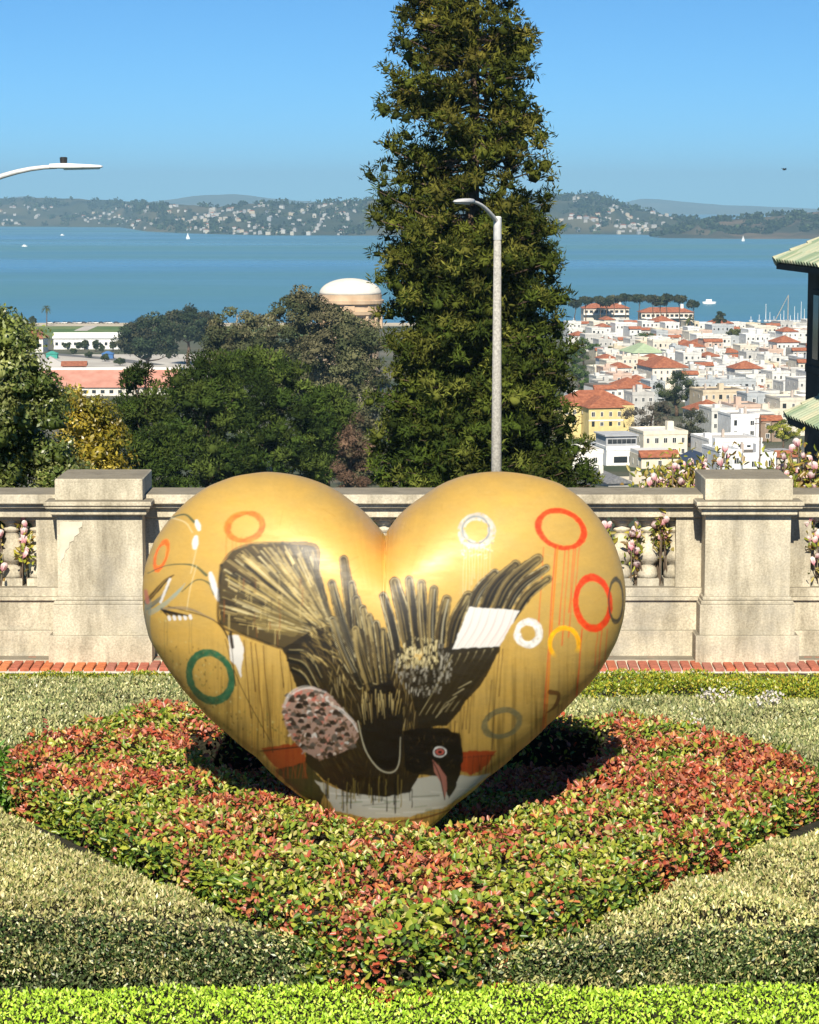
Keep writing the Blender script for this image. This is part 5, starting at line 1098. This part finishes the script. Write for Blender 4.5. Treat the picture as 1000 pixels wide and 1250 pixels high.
hp('plain white cottage below the yellow building, beside the giant conifer', 700, 738, 0, 545, 552, (.84, .82, .76), 'flat', dp=10)
hp('long beige building with brown flat roof between the round dark tree and white blocks', 858, 912, 0, 860, 478, (.60, .50, .36), 'flat', dp=16)
hp('white long house with terracotta hip roof above the yellow building', 752, 796, 0, 900, 474, (.78, .74, .68), 'hip', 'terracotta', dp=16)
hp('broad house with orange hip roof above the round dark tree', 796, 842, 0, 1040, 449, (.76, .70, .60), 'hip', 'terracotta', dp=24)
hp('white apartment house with a pale green flat-pitched roof', 772, 812, 0, 1180, 431, (.82, .80, .74), 'hip', 'greenroof', dp=24)
hp('white house with low terracotta hip roof near the street trees', 700, 748, 0, 860, 482, (.80, .79, .76), 'flat', dp=14)
# rows of houses
LBL = {('flat', 0): 'white flat-roofed row house in the crowded blocks below the hill', ('flat', 1): 'cream flat-roofed row house in the crowded blocks below the hill', ('flat', 2): 'grey flat-roofed row house in the crowded blocks below the hill', ('flat', 3): 'pinkish flat-roofed row house in the crowded blocks below the hill',
       ('hip', 0): 'white house with terracotta hip roof among flat-roofed row houses', ('hip', 1): 'cream house with terracotta hip roof among flat-roofed row houses', ('hip', 2): 'grey house with terracotta hip roof among flat-roofed row houses', ('hip', 3): 'pinkish house with terracotta hip roof among flat-roofed row houses',
       ('front', 0): 'white row house with a tiled front slope in the town', ('front', 1): 'cream row house with a tiled front slope in the town', ('front', 2): 'grey row house with a tiled front slope in the town', ('front', 3): 'pinkish row house with a tiled front slope in the town'}
CK = {0: 0, 1: 0, 2: 1, 3: 1, 4: 2, 5: 1, 6: 2, 7: 3, 8: 0}
ca, sa = math.cos(RZ), math.sin(RZ); nh = 0; bcur = 640.0; krow = 0
while bcur < 1950:
    a_ = -300 + hrng.uniform(0, 8)
    while a_ < 700:
        wd = hrng.choice([6.4, 7.2, 7.6, 8.2, 9.0, 12.5]) * (1.0 if bcur < 1200 else 1.1); ac = a_ + wd / 2; X = ac * ca - bcur * sa; Y = ac * sa + bcur * ca; a_ += wd + (.0 if hrng.random() < .8 else hrng.uniform(2, 6))
        if not (720 < Y < 1520): continue
        px = 500 + X / Y * F; pyb = 250 + (CZ - tz(Y)) / Y * F
        if not (694 < px < 1000): continue
        if px < 735 and Y < 1350: continue                       # tree-lined street
        if (690 < px < 790 and Y < 790) or (855 < px < 915 and 800 < Y < 880) or (755 < px < 800 and 860 < Y < 920) or (790 < px < 845 and 1000 < Y < 1070) or (770 < px < 815 and 1150 < Y < 1210): continue
        if 790 < px < 862 and 700 < Y < 965: continue
        if hrng.random() < .07: continue
        ci = hrng.choice([0, 0, 0, 1, 1, 8, 8, 8, 8, 2, 2, 3, 4, 4, 5, 6, 7]); rf = hrng.choices(['flat', 'front', 'hip'], [.78, .11, .11])[0]
        ht = hrng.choice([5.5, 6.5, 7, 8, 8.5, 9.5, 11.5]); dp = hrng.uniform(10, 15)
        house(LBL[(rf, CK[ci])], {'flat': 'flat-roofed row houses', 'hip': 'hip-roofed town houses', 'front': 'row houses with tiled front slopes'}[rf], X, Y, wd - .05, dp, ht, RZ + R_(hrng.uniform(-1, 1)), WALLS[ci], rf, 'terracotta', hrng, wins=True, extra=Y < 1330, side=Y < 1100, rows=None if Y < 1150 else [ht - 2.0]); nh += 1
    krow += 1; bcur += 21 if krow % 2 else 33
print('town houses', nh)
# utility pole among the white houses
up_ = thing('utility_pole', 'wooden utility pole with crossarms among the white houses', 'utility pole', (float((930 - 500) / F * 520), 520, tz(520)))
b2 = MB(); b2.tube([(0, 0, -1), (0, 0, 13)], [.18, .12], 8); b2.build('pole', M['bark'], up_)
for zz in (12.3, 11.2): b2 = MB(); b2.box(-1.3, 1.3, -.08, .08, zz, zz + .16); b2.build('crossarm', M['bark'], up_)

# ---- trees in the town
def etree(name, label, cx_, cy_, rx, ry, pal, group=None, seed=0, hgt=1.35, m='leaf_far', n_each=110, Yf=None, trunk=None, **kw):
    g_ = np.random.default_rng(100 + seed); pb = cy_ + ry * hgt; Y = Yf or float(hit(cx_, pb)[1]); pxm = Y / F
    an = np.linspace(0, 2*np.pi, 18, endpoint=False); poly = [(cx_ + math.cos(t) * rx * g_.uniform(.9, 1.1), cy_ + math.sin(t) * ry * g_.uniform(.9, 1.1)) for t in an]
    rc = max(min(rx, ry) * pxm * .34, .8); n = int(np.clip(14 * rx * ry * pxm ** 2 / (rc * rc * 6), 14, 90))
    return tree(name, label, poly, Y, rc, n, n_each, max(1.6 * pxm, .35), .5, pal, g_, min(rx, ry) * pxm * .09 + .1, group=group, m=m, limbs=8, **kw)
DG = [(.045, .06, .025), (.065, .08, .032), (.035, .048, .02)]; GB = [(.085, .075, .058), (.11, .095, .07), (.065, .06, .045)]; BG = [(.06, .10, .025), (.085, .125, .03), (.045, .075, .02)]
etree('round_tree', 'large round dark green tree above the grey-brown tree in the town', 826, 472, 31, 24, DG, seed=1, n_each=220, Yf=880)
etree('grey_tree', 'wide grey-brown tree behind the cream stepped house', 793, 512, 34, 27, GB, seed=2, Yf=690, n_each=220)
etree('grey_tree', 'smaller dark grey-green tree touching the wide grey-brown tree', 845, 520, 20, 25, [(.06, .065, .04), (.08, .085, .05)], seed=3, Yf=690, n_each=180)
etree('yellow_green_tree', 'rounded yellow-green tree beside the tile-roofed house', 958, 525, 24, 12, [(.20, .21, .03), (.26, .26, .04), (.14, .16, .025)], seed=4, Yf=640, n_each=180)
for i, (x, y, rx, ry) in enumerate(((712, 428, 13, 16), (722, 408, 9, 10), (736, 446, 13, 11), (708, 456, 16, 13), (745, 430, 7, 7), (754, 461, 9, 7), (700, 440, 10, 10), (728, 426, 8, 8), (762, 456, 6, 6), (716, 470, 12, 8))):
    etree('street_tree', 'green street tree in the avenue beside the giant conifer', x, y, rx, ry, BG, 'avenue street trees', 10 + i)
etree('dark_conifer', 'pointed dark evergreen near the marina masts', 879, 391, 8, 12, CYP, seed=30, Yf=1480)
etree('green_tree', 'domed green tree beside the cream row near the yacht club', 787, 415, 17, 10, BG, seed=31)
etree('olive_tree', 'olive green tree below the pointed dark evergreen', 898, 408, 12, 7, [(.11, .12, .04), (.085, .1, .035)], seed=32, Yf=1400)
for i, (x, y, rx, ry) in enumerate(((822, 428, 8, 9), (862, 452, 8, 5), (886, 452, 9, 5), (928, 480, 8, 5), (905, 477, 7, 5), (880, 495, 10, 5), (955, 455, 7, 7), (978, 440, 7, 6), (800, 440, 6, 6), (858, 412, 6, 5), (935, 425, 7, 4), (905, 433, 8, 4))):
    etree('garden_tree', 'small dark green tree squeezed between row houses', x, y, rx, ry, DG, 'small trees between row houses', 40 + i)
trng = random.Random(8)
for i in range(46):
    x = trng.uniform(735, 985); y = trng.uniform(408, 535); k_ = trng.randrange(3); sz = .6 + (y - 400) / 160
    if (x < 790 and y > 470) or (870 < x < 960 and y > 495): continue
    etree('garden_tree', ('dark green', 'olive', 'bright green')[k_] + ' tree poking up between the roofs of the town', x, y, trng.uniform(4, 8) * sz, trng.uniform(3, 5.5) * sz, (DG, [(.11, .11, .045), (.08, .085, .035)], BG)[k_], ('dark green', 'olive', 'bright green')[k_] + ' trees between the roofs', 120 + i, n_each=70)
def palm(label, px, pb, h, seed):
    g_ = random.Random(seed); p = hit(px, pb); root = thing('palm_tree', label, 'palm', p); b = MB(); b.tube([(0, 0, -.5), (.2, 0, h * .5), (0, 0, h)], [.45, .3, .28], 7); b.build('trunk', M['bark'], root)
    V = []; Fq = []
    for i in range(46):
        a = g_.uniform(0, 6.28); e = g_.uniform(-.6, 1.1); L_ = h * .34; o = len(V); d = np.array([math.cos(a), math.sin(a), 0]); s = np.array([-d[1], d[0], 0]) * .32
        for t in (0, .5, 1): c = np.array([0, 0, h]) + d * L_ * t * math.cos(e * .6) + np.array([0, 0, L_ * (math.sin(e) * t - .65 * t * t)]); wv = (.5, 1, .15)[int(t * 2)]; V += [c + s * wv, c - s * wv]
        Fq += [(o, o+1, o+3, o+2), (o+2, o+3, o+5, o+4)]
    bigmesh('fronds', np.array(V), np.array(Fq), M['leaf_far'], root, np.tile([.09, .10, .03], (len(V), 1)))
palm('palm tree with drooping fronds among the flat roofs near the yacht club', 842, 412, 13, 3)
palm('lone palm tree standing on the shore by the beach', 57, 398, 13, 4)

# ---- yacht club and marina
def club(label, pl, pr_, Y, ptop, hgt, seed):
    wd = (pr_ - pl) / F * Y; X = ((pl + pr_) / 2 - 500) / F * Y; zt = float(atY(500, ptop, Y)[2]) - tz(Y); root = thing('clubhouse', label, 'building', (X, Y, tz(Y)), R_(4)); b = MB(); b.box(-wd/2, wd/2, 0, 14, -1, zt - 3); add_wall('wall', b, root, (.66, .60, .52))
    b = MB(); hip(b, -wd/2, wd/2, 0, 14, zt - 3 + .16, 3.2, .8); rf = b.build('roof', M['terracotta'], root); b = MB(); b.box(wd*.28, wd*.28 + 2, 5, 7, zt - 2, zt + 2.5); o = b.build('chimney', M['wall'], rf); o.color = (.8, .76, .7, 1)
    n = int(wd / 3.2)
    for i in range(n): o = addobj('window', WIN_D, root); o.location = (-wd/2 + (i + .5) * wd / n, -.02, zt - 5.2); o.scale = (2.2, 1, 1.8)
    b = MB(); b.box(-wd/2 - .2, wd/2 + .2, -2.2, -.01, zt - 7.4, zt - 7.0); b.build('awning', M['white'], root)
club('yacht club building with red hipped roof under flat-topped cypresses, beside white masts', 712, 768, 1640, 371, 9, 1)
club('low yacht club building with red hipped roof and chimney, away from the masts', 782, 846, 1650, 376, 8, 2)
for i, (px, top, rx) in enumerate(((702, 368, 9), (715, 364, 11), (733, 363, 11), (749, 362, 11), (763, 361, 13), (779, 361, 13), (797, 362, 13), (813, 361, 12), (829, 362, 12), (846, 368, 9), (806, 366, 10), (740, 366, 10))):
    g_ = np.random.default_rng(300 + i); Y = 1600 + (i % 3) * 14; cy_ = top + 3; rx *= .88
    poly = [(px - rx, cy_ + 2), (px - rx * .7, cy_ - 3), (px, cy_ - 5), (px + rx * .7, cy_ - 3), (px + rx, cy_ + 2), (px + rx * .5, cy_ + 5), (px - rx * .5, cy_ + 5)]
    tree('umbrella_cypress', 'flat-topped dark cypress with a bare trunk in front of the yacht club', poly, Y, 1.9, 26, 90, 1.5, .5, CYP, g_, .55, group='flat-topped cypresses by the yacht club', m='needle', limbs=7, flat=.6, dmax=3.5)
def sail_hull(b, L_, bm, h): b.rings([[(-L_/2, 0, h)] + [(x, y * bm / 2 * (1 - (x / (L_/2)) ** 2 * (.9 if x > 0 else .35)), zz) for x, y, zz in ()] ] ) if False else b.rings([[(math.cos(t) * L_/2 * s, math.sin(t) * bm/2 * s, zz) for t in np.linspace(0, 2*np.pi, 12, endpoint=False)] for s, zz in ((.7, -.4), (.95, .3), (1.0, h))])
def moored(label, px, pb, top, Y, group=None, thick=.22, brown=False):
    X = (px - 500) / F * Y; zt = float(atY(px, top, Y)[2]) - WZ; root = thing('sailboat', label, 'boat', (X, Y, WZ), R_(80), group); b = MB(); sail_hull(b, 11, 3.2, 1.3); b.build('hull', M['white'], root); b = MB(); b.tube([(0, 0, 1), (0, 0, zt)], [thick, thick * .7], 7); b.build('mast', M['bark_pale'] if brown else M['white'], root)
    b = MB(); b.tube([(0, 0, 2.5), (-4.2, 0, 2.6)], .12, 6); b.build('boom', M['white'], root); b = MB(); b.tube([(0, 0, zt - .3), (5.3, 0, 1.4)], .03, 4); b.tube([(0, 0, zt - .3), (-5.3, 0, 1.4)], .03, 4); b.build('rigging', M['galv'], root)
for px, top in ((934, 371), (939, 381), (969, 374), (977, 368), (742, 367), (758, 379), (748, 384), (700, 388), (732, 380), (760, 384), (926, 384), (952, 383), (944, 386), (956, 379), (973, 382), (916, 386), (964, 385), (981, 377)):
    moored('moored sailboat with a bare white mast at the marina', px, 0, top, 1742, 'bare-masted sailboats at the marina')
moored('tall brown-masted ship with slanting spar rising highest at the marina', 961, 0, 360, 1745, None, .4, True)
sp = [o for o in COL.objects if o.name.startswith('sailboat')][-1]; zt_ = float(atY(961, 361, 1745)[2]) - WZ; b = MB(); b.tube([(0, 9, 1.2), (0, .2, zt_)], [.3, .18], 7); b.build('spar', M['bark_pale'], sp)
# sails out on the bay
def sailing(label, px, pw, h):
    p = atZ(px, pw, WZ); root = thing('sailing_boat', label, 'boat', p, R_(25)); L_ = h * .62; b = MB(); sail_hull(b, L_, L_ * .3, L_ * .1); b.build('hull', M['white'], root); b = MB(); b.tube([(0, 0, 0), (0, 0, h)], h * .008 + .05, 6); b.build('mast', M['galv'], root)
    b = MB(); b.add([(-.2, 0, h * .1), (-L_ * .52, .3, h * .1), (-.1, 0, h * .97), (-.2, .12, h * .1), (-L_ * .52, .42, h * .1), (-.1, .12, h * .97)], [(0,1,2),(5,4,3),(0,3,4,1),(1,4,5,2),(2,5,3,0)]); b.build('mainsail', M['white'], root); b = MB(); b.add([(.3, 0, h * .1), (L_ * .48, -.3, h * .08), (.1, 0, h * .85), (.3, -.12, h * .1), (L_ * .48, -.42, h * .08), (.1, -.12, h * .85)], [(2,1,0),(3,4,5),(1,4,3,0),(2,5,4,1),(0,3,5,2)]); b.build('jib', M['white'], root)
sailing('white sailboat under sail off the shore of the wooded headland', 229.5, 292, 17); sailing('white sailboat under sail off the brown island', 907.5, 294.5, 14)
for k, (px, py, lb) in enumerate(((30, 301, 'small white motorboat alone on open water'), (76, 287.5, 'tiny white motorboat close under the headland shore'), (866, 371, 'small white motorboat off the marina'))):
    p = atZ(px, py, WZ); r = thing('motorboat', lb, 'boat', p); b = MB(); sail_hull(b, 12, 4, 2); b.build('hull', M['white'], r); b = MB(); b.box(-3, 2, -1.3, 1.3, 1.9, 4); b.build('cabin', M['white'], r)

# ---- the domed rotunda
D_ = 1040.; rx_ = (428 - 500) / F * D_; zg = tz(D_); rot = thing('domed_rotunda', 'domed terracotta-coloured rotunda rising behind the olive-green gum trees', 'rotunda', (rx_, D_, zg)); pm = D_ / F
def rz_(py): return float(atY(428, py, D_)[2]) - zg
b = MB(); n = 40; R0 = 38 * pm; zt0, zt1 = rz_(359), rz_(339.5); b.lathe([(R0 * math.cos(a), zt0 + (zt1 - zt0) * math.sin(a)) for a in np.linspace(0, math.pi / 2 - .02, 12)], n=n); b.build('dome', M['dome'], rot, True)
b = MB(); b.lathe([(R0 * .93, 0), (R0 * .93, rz_(384)), (R0 * 1.04, rz_(383)), (R0 * 1.06, rz_(379)), (R0 * .97, rz_(378.5)), (R0 * .97, rz_(371)), (R0 * 1.07, rz_(370)), (R0 * 1.08, rz_(366)), (R0 * 1.01, rz_(365.5)), (R0 * 1.01, rz_(359)), (R0 * .5, rz_(358.8))], n=n); b.build('drum', M['rot'], rot)
for k in range(16): a = 2 * math.pi * (k + .5) / 16; b = MB(); c = (math.cos(a) * R0 * 1.0, math.sin(a) * R0 * 1.0, rz_(400)); b.lathe([(.8, 0), (.65, rz_(384.5) - rz_(400))], c, 8); b.build('pilaster', M['rot'], rot)
for k in range(8): a = 2 * math.pi * k / 8 - math.pi / 2; b = MB(); b.box(-2.2, 2.2, -.3, .3, rz_(378), rz_(371.5)); o = b.build('relief_panel', M['dome'] if False else M['rot'], rot); o.location = (math.cos(a) * R0 * .98, math.sin(a) * R0 * .98, 0); o.rotation_euler = (0, 0, a + math.pi / 2)

# ---- old army buildings on the shore flats
def barrack(label, pl, pr_, Y, p_eave, p_ridge, rmat, color, dp=14, rz=0, nw=10, cat='building', name='long_building'):
    X = ((pl + pr_) / 2 - 500) / F * Y; wd = (pr_ - pl) / F * Y; z = tz(Y); ze = float(atY(0, p_eave, Y)[2]) - z; zr = float(atY(0, p_ridge, Y + dp / 2)[2]) - z
    root = thing(name, label, cat, (X, Y, z), rz); b = MB(); b.box(-wd/2, wd/2, 0, dp, -1, ze); add_wall('wall', b, root, color); b = MB(); hip(b, -wd/2, wd/2, 0, dp, ze + .16, max(zr - ze, .8), .7, True); b.build('roof', M[rmat], root)
    for i in range(nw): o = addobj('window', WIN_D, root); o.location = (-wd/2 + (i + .5) * wd / nw, -.02, ze * .5); o.scale = (wd / nw * .45, 1, min(1.8, ze * .4))
    return root
barrack('long white building with pale roof across the parking ground from the beach', 66, 156, 1380, 413, 406, 'white', (.80, .80, .78), 14, R_(2), 12)
barrack('long building with pinkish-red roof seen between the yellow tree and gum trees', 45, 215, 1010, 473, 451, 'red_roof', (.72, .68, .60), 22, R_(1), 16)
b2 = MB(); lb_ = [o for o in COL.objects if o.name.startswith('long_building') and o.parent is None][-1]; wd = 170 / F * 1010; zr = float(atY(0, 451, 1021)[2]) - tz(1010); b2.box(-wd/2 - .6, wd/2 + .6, 10.6, 11.4, zr - .3, zr + .9); b2.build('ridge_parapet', M['trim'], lb_)
barrack('small white house with bright red roof near the long white building', 28, 53, 1350, 413, 403, 'terracotta', (.78, .74, .68), 12, R_(-6), 4)
barrack('small gabled building with pale roof before the parking ground', 46, 82, 1120, 448, 436, 'flatroof', (.70, .70, .68), 14, R_(12), 4)
barrack('low orange-roofed shed beside the pale gabled building', 76, 104, 1100, 447, 441, 'terracotta', (.6, .5, .4), 10, R_(5), 3)
for k, (px, py, c, lb) in enumerate(((63, 420, (.05, .30, .24), 'small green-roofed kiosk by the long white building'), (131, 420, (.06, .16, .38), 'small blue tent by the long white building'))):
    Y = 1290; X = (px - 500) / F * Y; r = thing('kiosk', lb, 'kiosk', (X, Y, tz(Y))); b = MB(); b.box(-3, 3, 0, 5, -.5, 2.6); add_wall('wall', b, r, c); b = MB(); hip(b, -3, 3, 0, 5, 2.75, 1.3, .3); o = b.build('roof', M['wall'], r); o.color = (*c, 1)
for i, (x, y, rx, ry) in enumerate(((40, 391, 5, 5), (82, 421, 5, 4), (97, 422, 4, 4), (104, 420, 4, 5), (117, 421, 4, 6), (138, 422, 5, 5), (124, 425, 3, 5), (90, 428, 4, 3), (110, 433, 6, 3), (128, 436, 7, 4), (146, 441, 8, 4))):
    etree('small_tree', 'small dark tree planted around the parking ground by the long white building', x, y, rx, ry, DG, 'small trees by the parking ground', 70 + i)
crng = random.Random(5)
def car(px, py, c, label, group):
    p = hit(px, py); r = thing('parked_car', label, 'car', p, crng.uniform(-.3, .3), group); b = MB(); b.box(-2.1, 2.1, -.9, .9, .35, .95, 0, .12); o = b.build('body', M['wall'], r); o.color = (*c, 1); b = MB(); b.rings([[(-1.5, -.8, .95), (1.2, -.8, .95), (1.2, .8, .95), (-1.5, .8, .95)], [(-1.1, -.65, 1.5), (.6, -.65, 1.5), (.6, .65, 1.5), (-1.1, .65, 1.5)]]); b.build('cabin', M['glass'], r)
    for x in (-1.3, 1.3):
        for y in (-.85, .85): b = MB(); b.tube([(x, y - .1, .33), (x, y + .1, .33)], .33, 10); b.build('wheel', M['black'], r)
for i in range(14): k = i % 3; car(60 + i * 6.2 + crng.uniform(-1.5, 1.5), 392.6 + crng.uniform(-.5, 1.0), ((.75, .75, .75), (.06, .06, .07), (.4, .4, .42))[k], ('white', 'black', 'grey')[k] + ' car parked along the beach', ('white', 'black', 'grey') [k] + ' cars parked along the beach')

# ---- houses and trees on the far shore
def on_hill(V, u, v):
    ny, nx = V.shape[:2]; a = u * (nx - 1); c = v * (ny - 1); i, j = int(c), int(a); i = min(i, ny - 2); j = min(j, nx - 2); fi, fj = c - i, a - j
    return V[i, j] * (1-fi) * (1-fj) + V[i, j+1] * (1-fi) * fj + V[i+1, j] * fi * (1-fj) + V[i+1, j+1] * fi * fj
HV_ = HILLS['headland_hills']; frng = np.random.default_rng(9)
def far_house_mesh(w_, d_, h_, rm):
    b = MB(); b.box(-w_/2, w_/2, 0, d_, -4, h_, 0); hip(b, -w_/2, w_/2, 0, d_, h_ + .15, w_ * .12, .6); m = b.mesh('hillside_house', [M['wall'], M[rm]]); mi = np.zeros(len(m.polygons), np.int32); mi[6:] = 1; m.polygons.foreach_set('material_index', mi); return m
FM = [far_house_mesh(*a) for a in ((13, 10, 8, 'flatroof'), (17, 12, 9, 'greyroof'), (11, 10, 10, 'flatroof'), (20, 12, 8, 'terracotta'), (15, 10, 11, 'flatroof'))]
cnt = 0; rest = MB(); tries = 0
while cnt < 300 + 120 and tries < 20000:
    tries += 1; u = frng.random(); v = frng.random() ** 1.25 * .85 + .015; p = on_hill(HV_, u, v); px = proj(p)[0]
    if not (-40 < px < 830): continue
    dens = float(fbm(np.array([px / 40.]), np.array([v * 4.]), 77)[0]); 
    if dens + frng.normal(0, .06) < .44 + (.14 if px < 130 and v > .4 else 0) + (.1 if v > .7 else 0): continue
    if 452 < px < 660: continue
    if cnt < 300:
        k = int(frng.integers(5)); o = addobj('hillside_house', FM[k]); c = WALLS[int(frng.choice([0, 8, 1, 2, 4, 5, 6, 4]))]; o.color = (c[0] * .7, c[1] * .7, c[2] * .7, 1); o.scale = [float(frng.uniform(.6, .95))] * 3; o.location = tuple(p + [0, 0, 1.5]); o.rotation_euler = (0, 0, frng.uniform(-.5, .5))
        tag(o, ('pale flat-roofed', 'pale grey-roofed', 'tall narrow pale', 'wide pale red-roofed', 'boxy pale')[k] + ' house dotted over the wooded headland across the bay', 'house', ('flat-roofed', 'grey-roofed', 'narrow', 'red-roofed', 'boxy')[k] + ' houses on the headland')
    else:
        s = frng.uniform(6, 11); rest.box(p[0] - s/2, p[0] + s/2, p[1], p[1] + 9, p[2] - 4, p[2] + frng.uniform(4, 7))
    cnt += 1
o = rest.build('hillside_houses', M['wall']); o.color = (.36, .35, .34, 1); tag(o, 'scatter of tiny pale houses high on the wooded headland', 'houses', kind='stuff')
print('far houses', cnt)
def far_trees(name, label, V, n, lo, hi, keep, seed, s0=9, s1=20):
    g_ = np.random.default_rng(seed); P = []; t_ = 0
    while len(P) < n and t_ < n * 12:
        t_ += 1; u = g_.random(); v = g_.uniform(lo, hi); p = on_hill(V, u, v); q = proj(p)
        if not (-60 < q[0] < 1060): continue
        if float(fbm(np.array([q[0] / 22.]), np.array([v * 6.]), seed)[0]) + g_.normal(0, .05) < keep: continue
        P.append(p)
    C = np.array(P); Rr = g_.uniform(s0, s1, len(C)); n_e = 9; Vx, Fq, col = crown_leaves(C + np.array([0, 0, 3.]), Rr, n_e, g_, 10, .8, [(.030, .048, .022), (.045, .06, .028), (.025, .038, .018)], None, shell=.6)
    o = bigmesh(name, Vx, Fq, M['leaf_far'], None, col); tag(o, label, 'trees', kind='stuff')
far_trees('headland_woods', 'dark woods covering the headland hills across the bay', HV_, 1300, .03, .97, .52, 51, 7, 14)
far_trees('island_woods', 'dark woods along the top of the brown island', HILLS['island_hills'], 500, .3, 1.0, .50, 52, 6, 11)

# ---- a bird in the sky
p = atY(957.5, 207, 160); bird = thing('flying_bird', 'small dark bird flying alone in the blue sky', 'bird', p, .4); b = MB()
b.rings([[(x, r * math.cos(t), r * .9 * math.sin(t)) for t in np.linspace(0, 2*np.pi, 8, endpoint=False)] for x, r in ((-.16, .01), (-.1, .035), (0, .05), (.09, .035), (.13, .028), (.17, .022), (.21, .004))]); b.build('body', M['black'], bird, True)
for s in (-1, 1): b = MB(); b.rings([[(.07, s * .02, .02), (-.05, s * .02, .02), (-.05, s * .02, .03), (.07, s * .02, .03)], [(.08, s * .18, .10), (-.03, s * .18, .10), (-.03, s * .18, .107), (.08, s * .18, .107)], [(-.02, s * .36, .06), (-.04, s * .36, .06), (-.04, s * .36, .063), (-.02, s * .36, .063)]]); b.build('wing', M['black'], bird)

# ---- the air over the bay
hm = bpy.data.materials.new('haze_air'); hm.use_nodes = True; t = hm.node_tree; t.nodes.clear(); ov = t.nodes.new('ShaderNodeOutputMaterial'); pv = t.nodes.new('ShaderNodeVolumePrincipled')
pv.inputs['Color'].default_value = (.44, .75, 1.0, 1); pv.inputs['Density'].default_value = 6.3e-5; pv.inputs['Anisotropy'].default_value = .0; t.links.new(pv.outputs[0], ov.inputs['Volume'])
b = MB(); b.box(-15000, 15000, -60, 31000, -90, 420); hz = b.build('haze', hm); hz['kind'] = 'stuff'; hz['label'] = 'thin blue haze over the bay'; hz['category'] = 'haze'
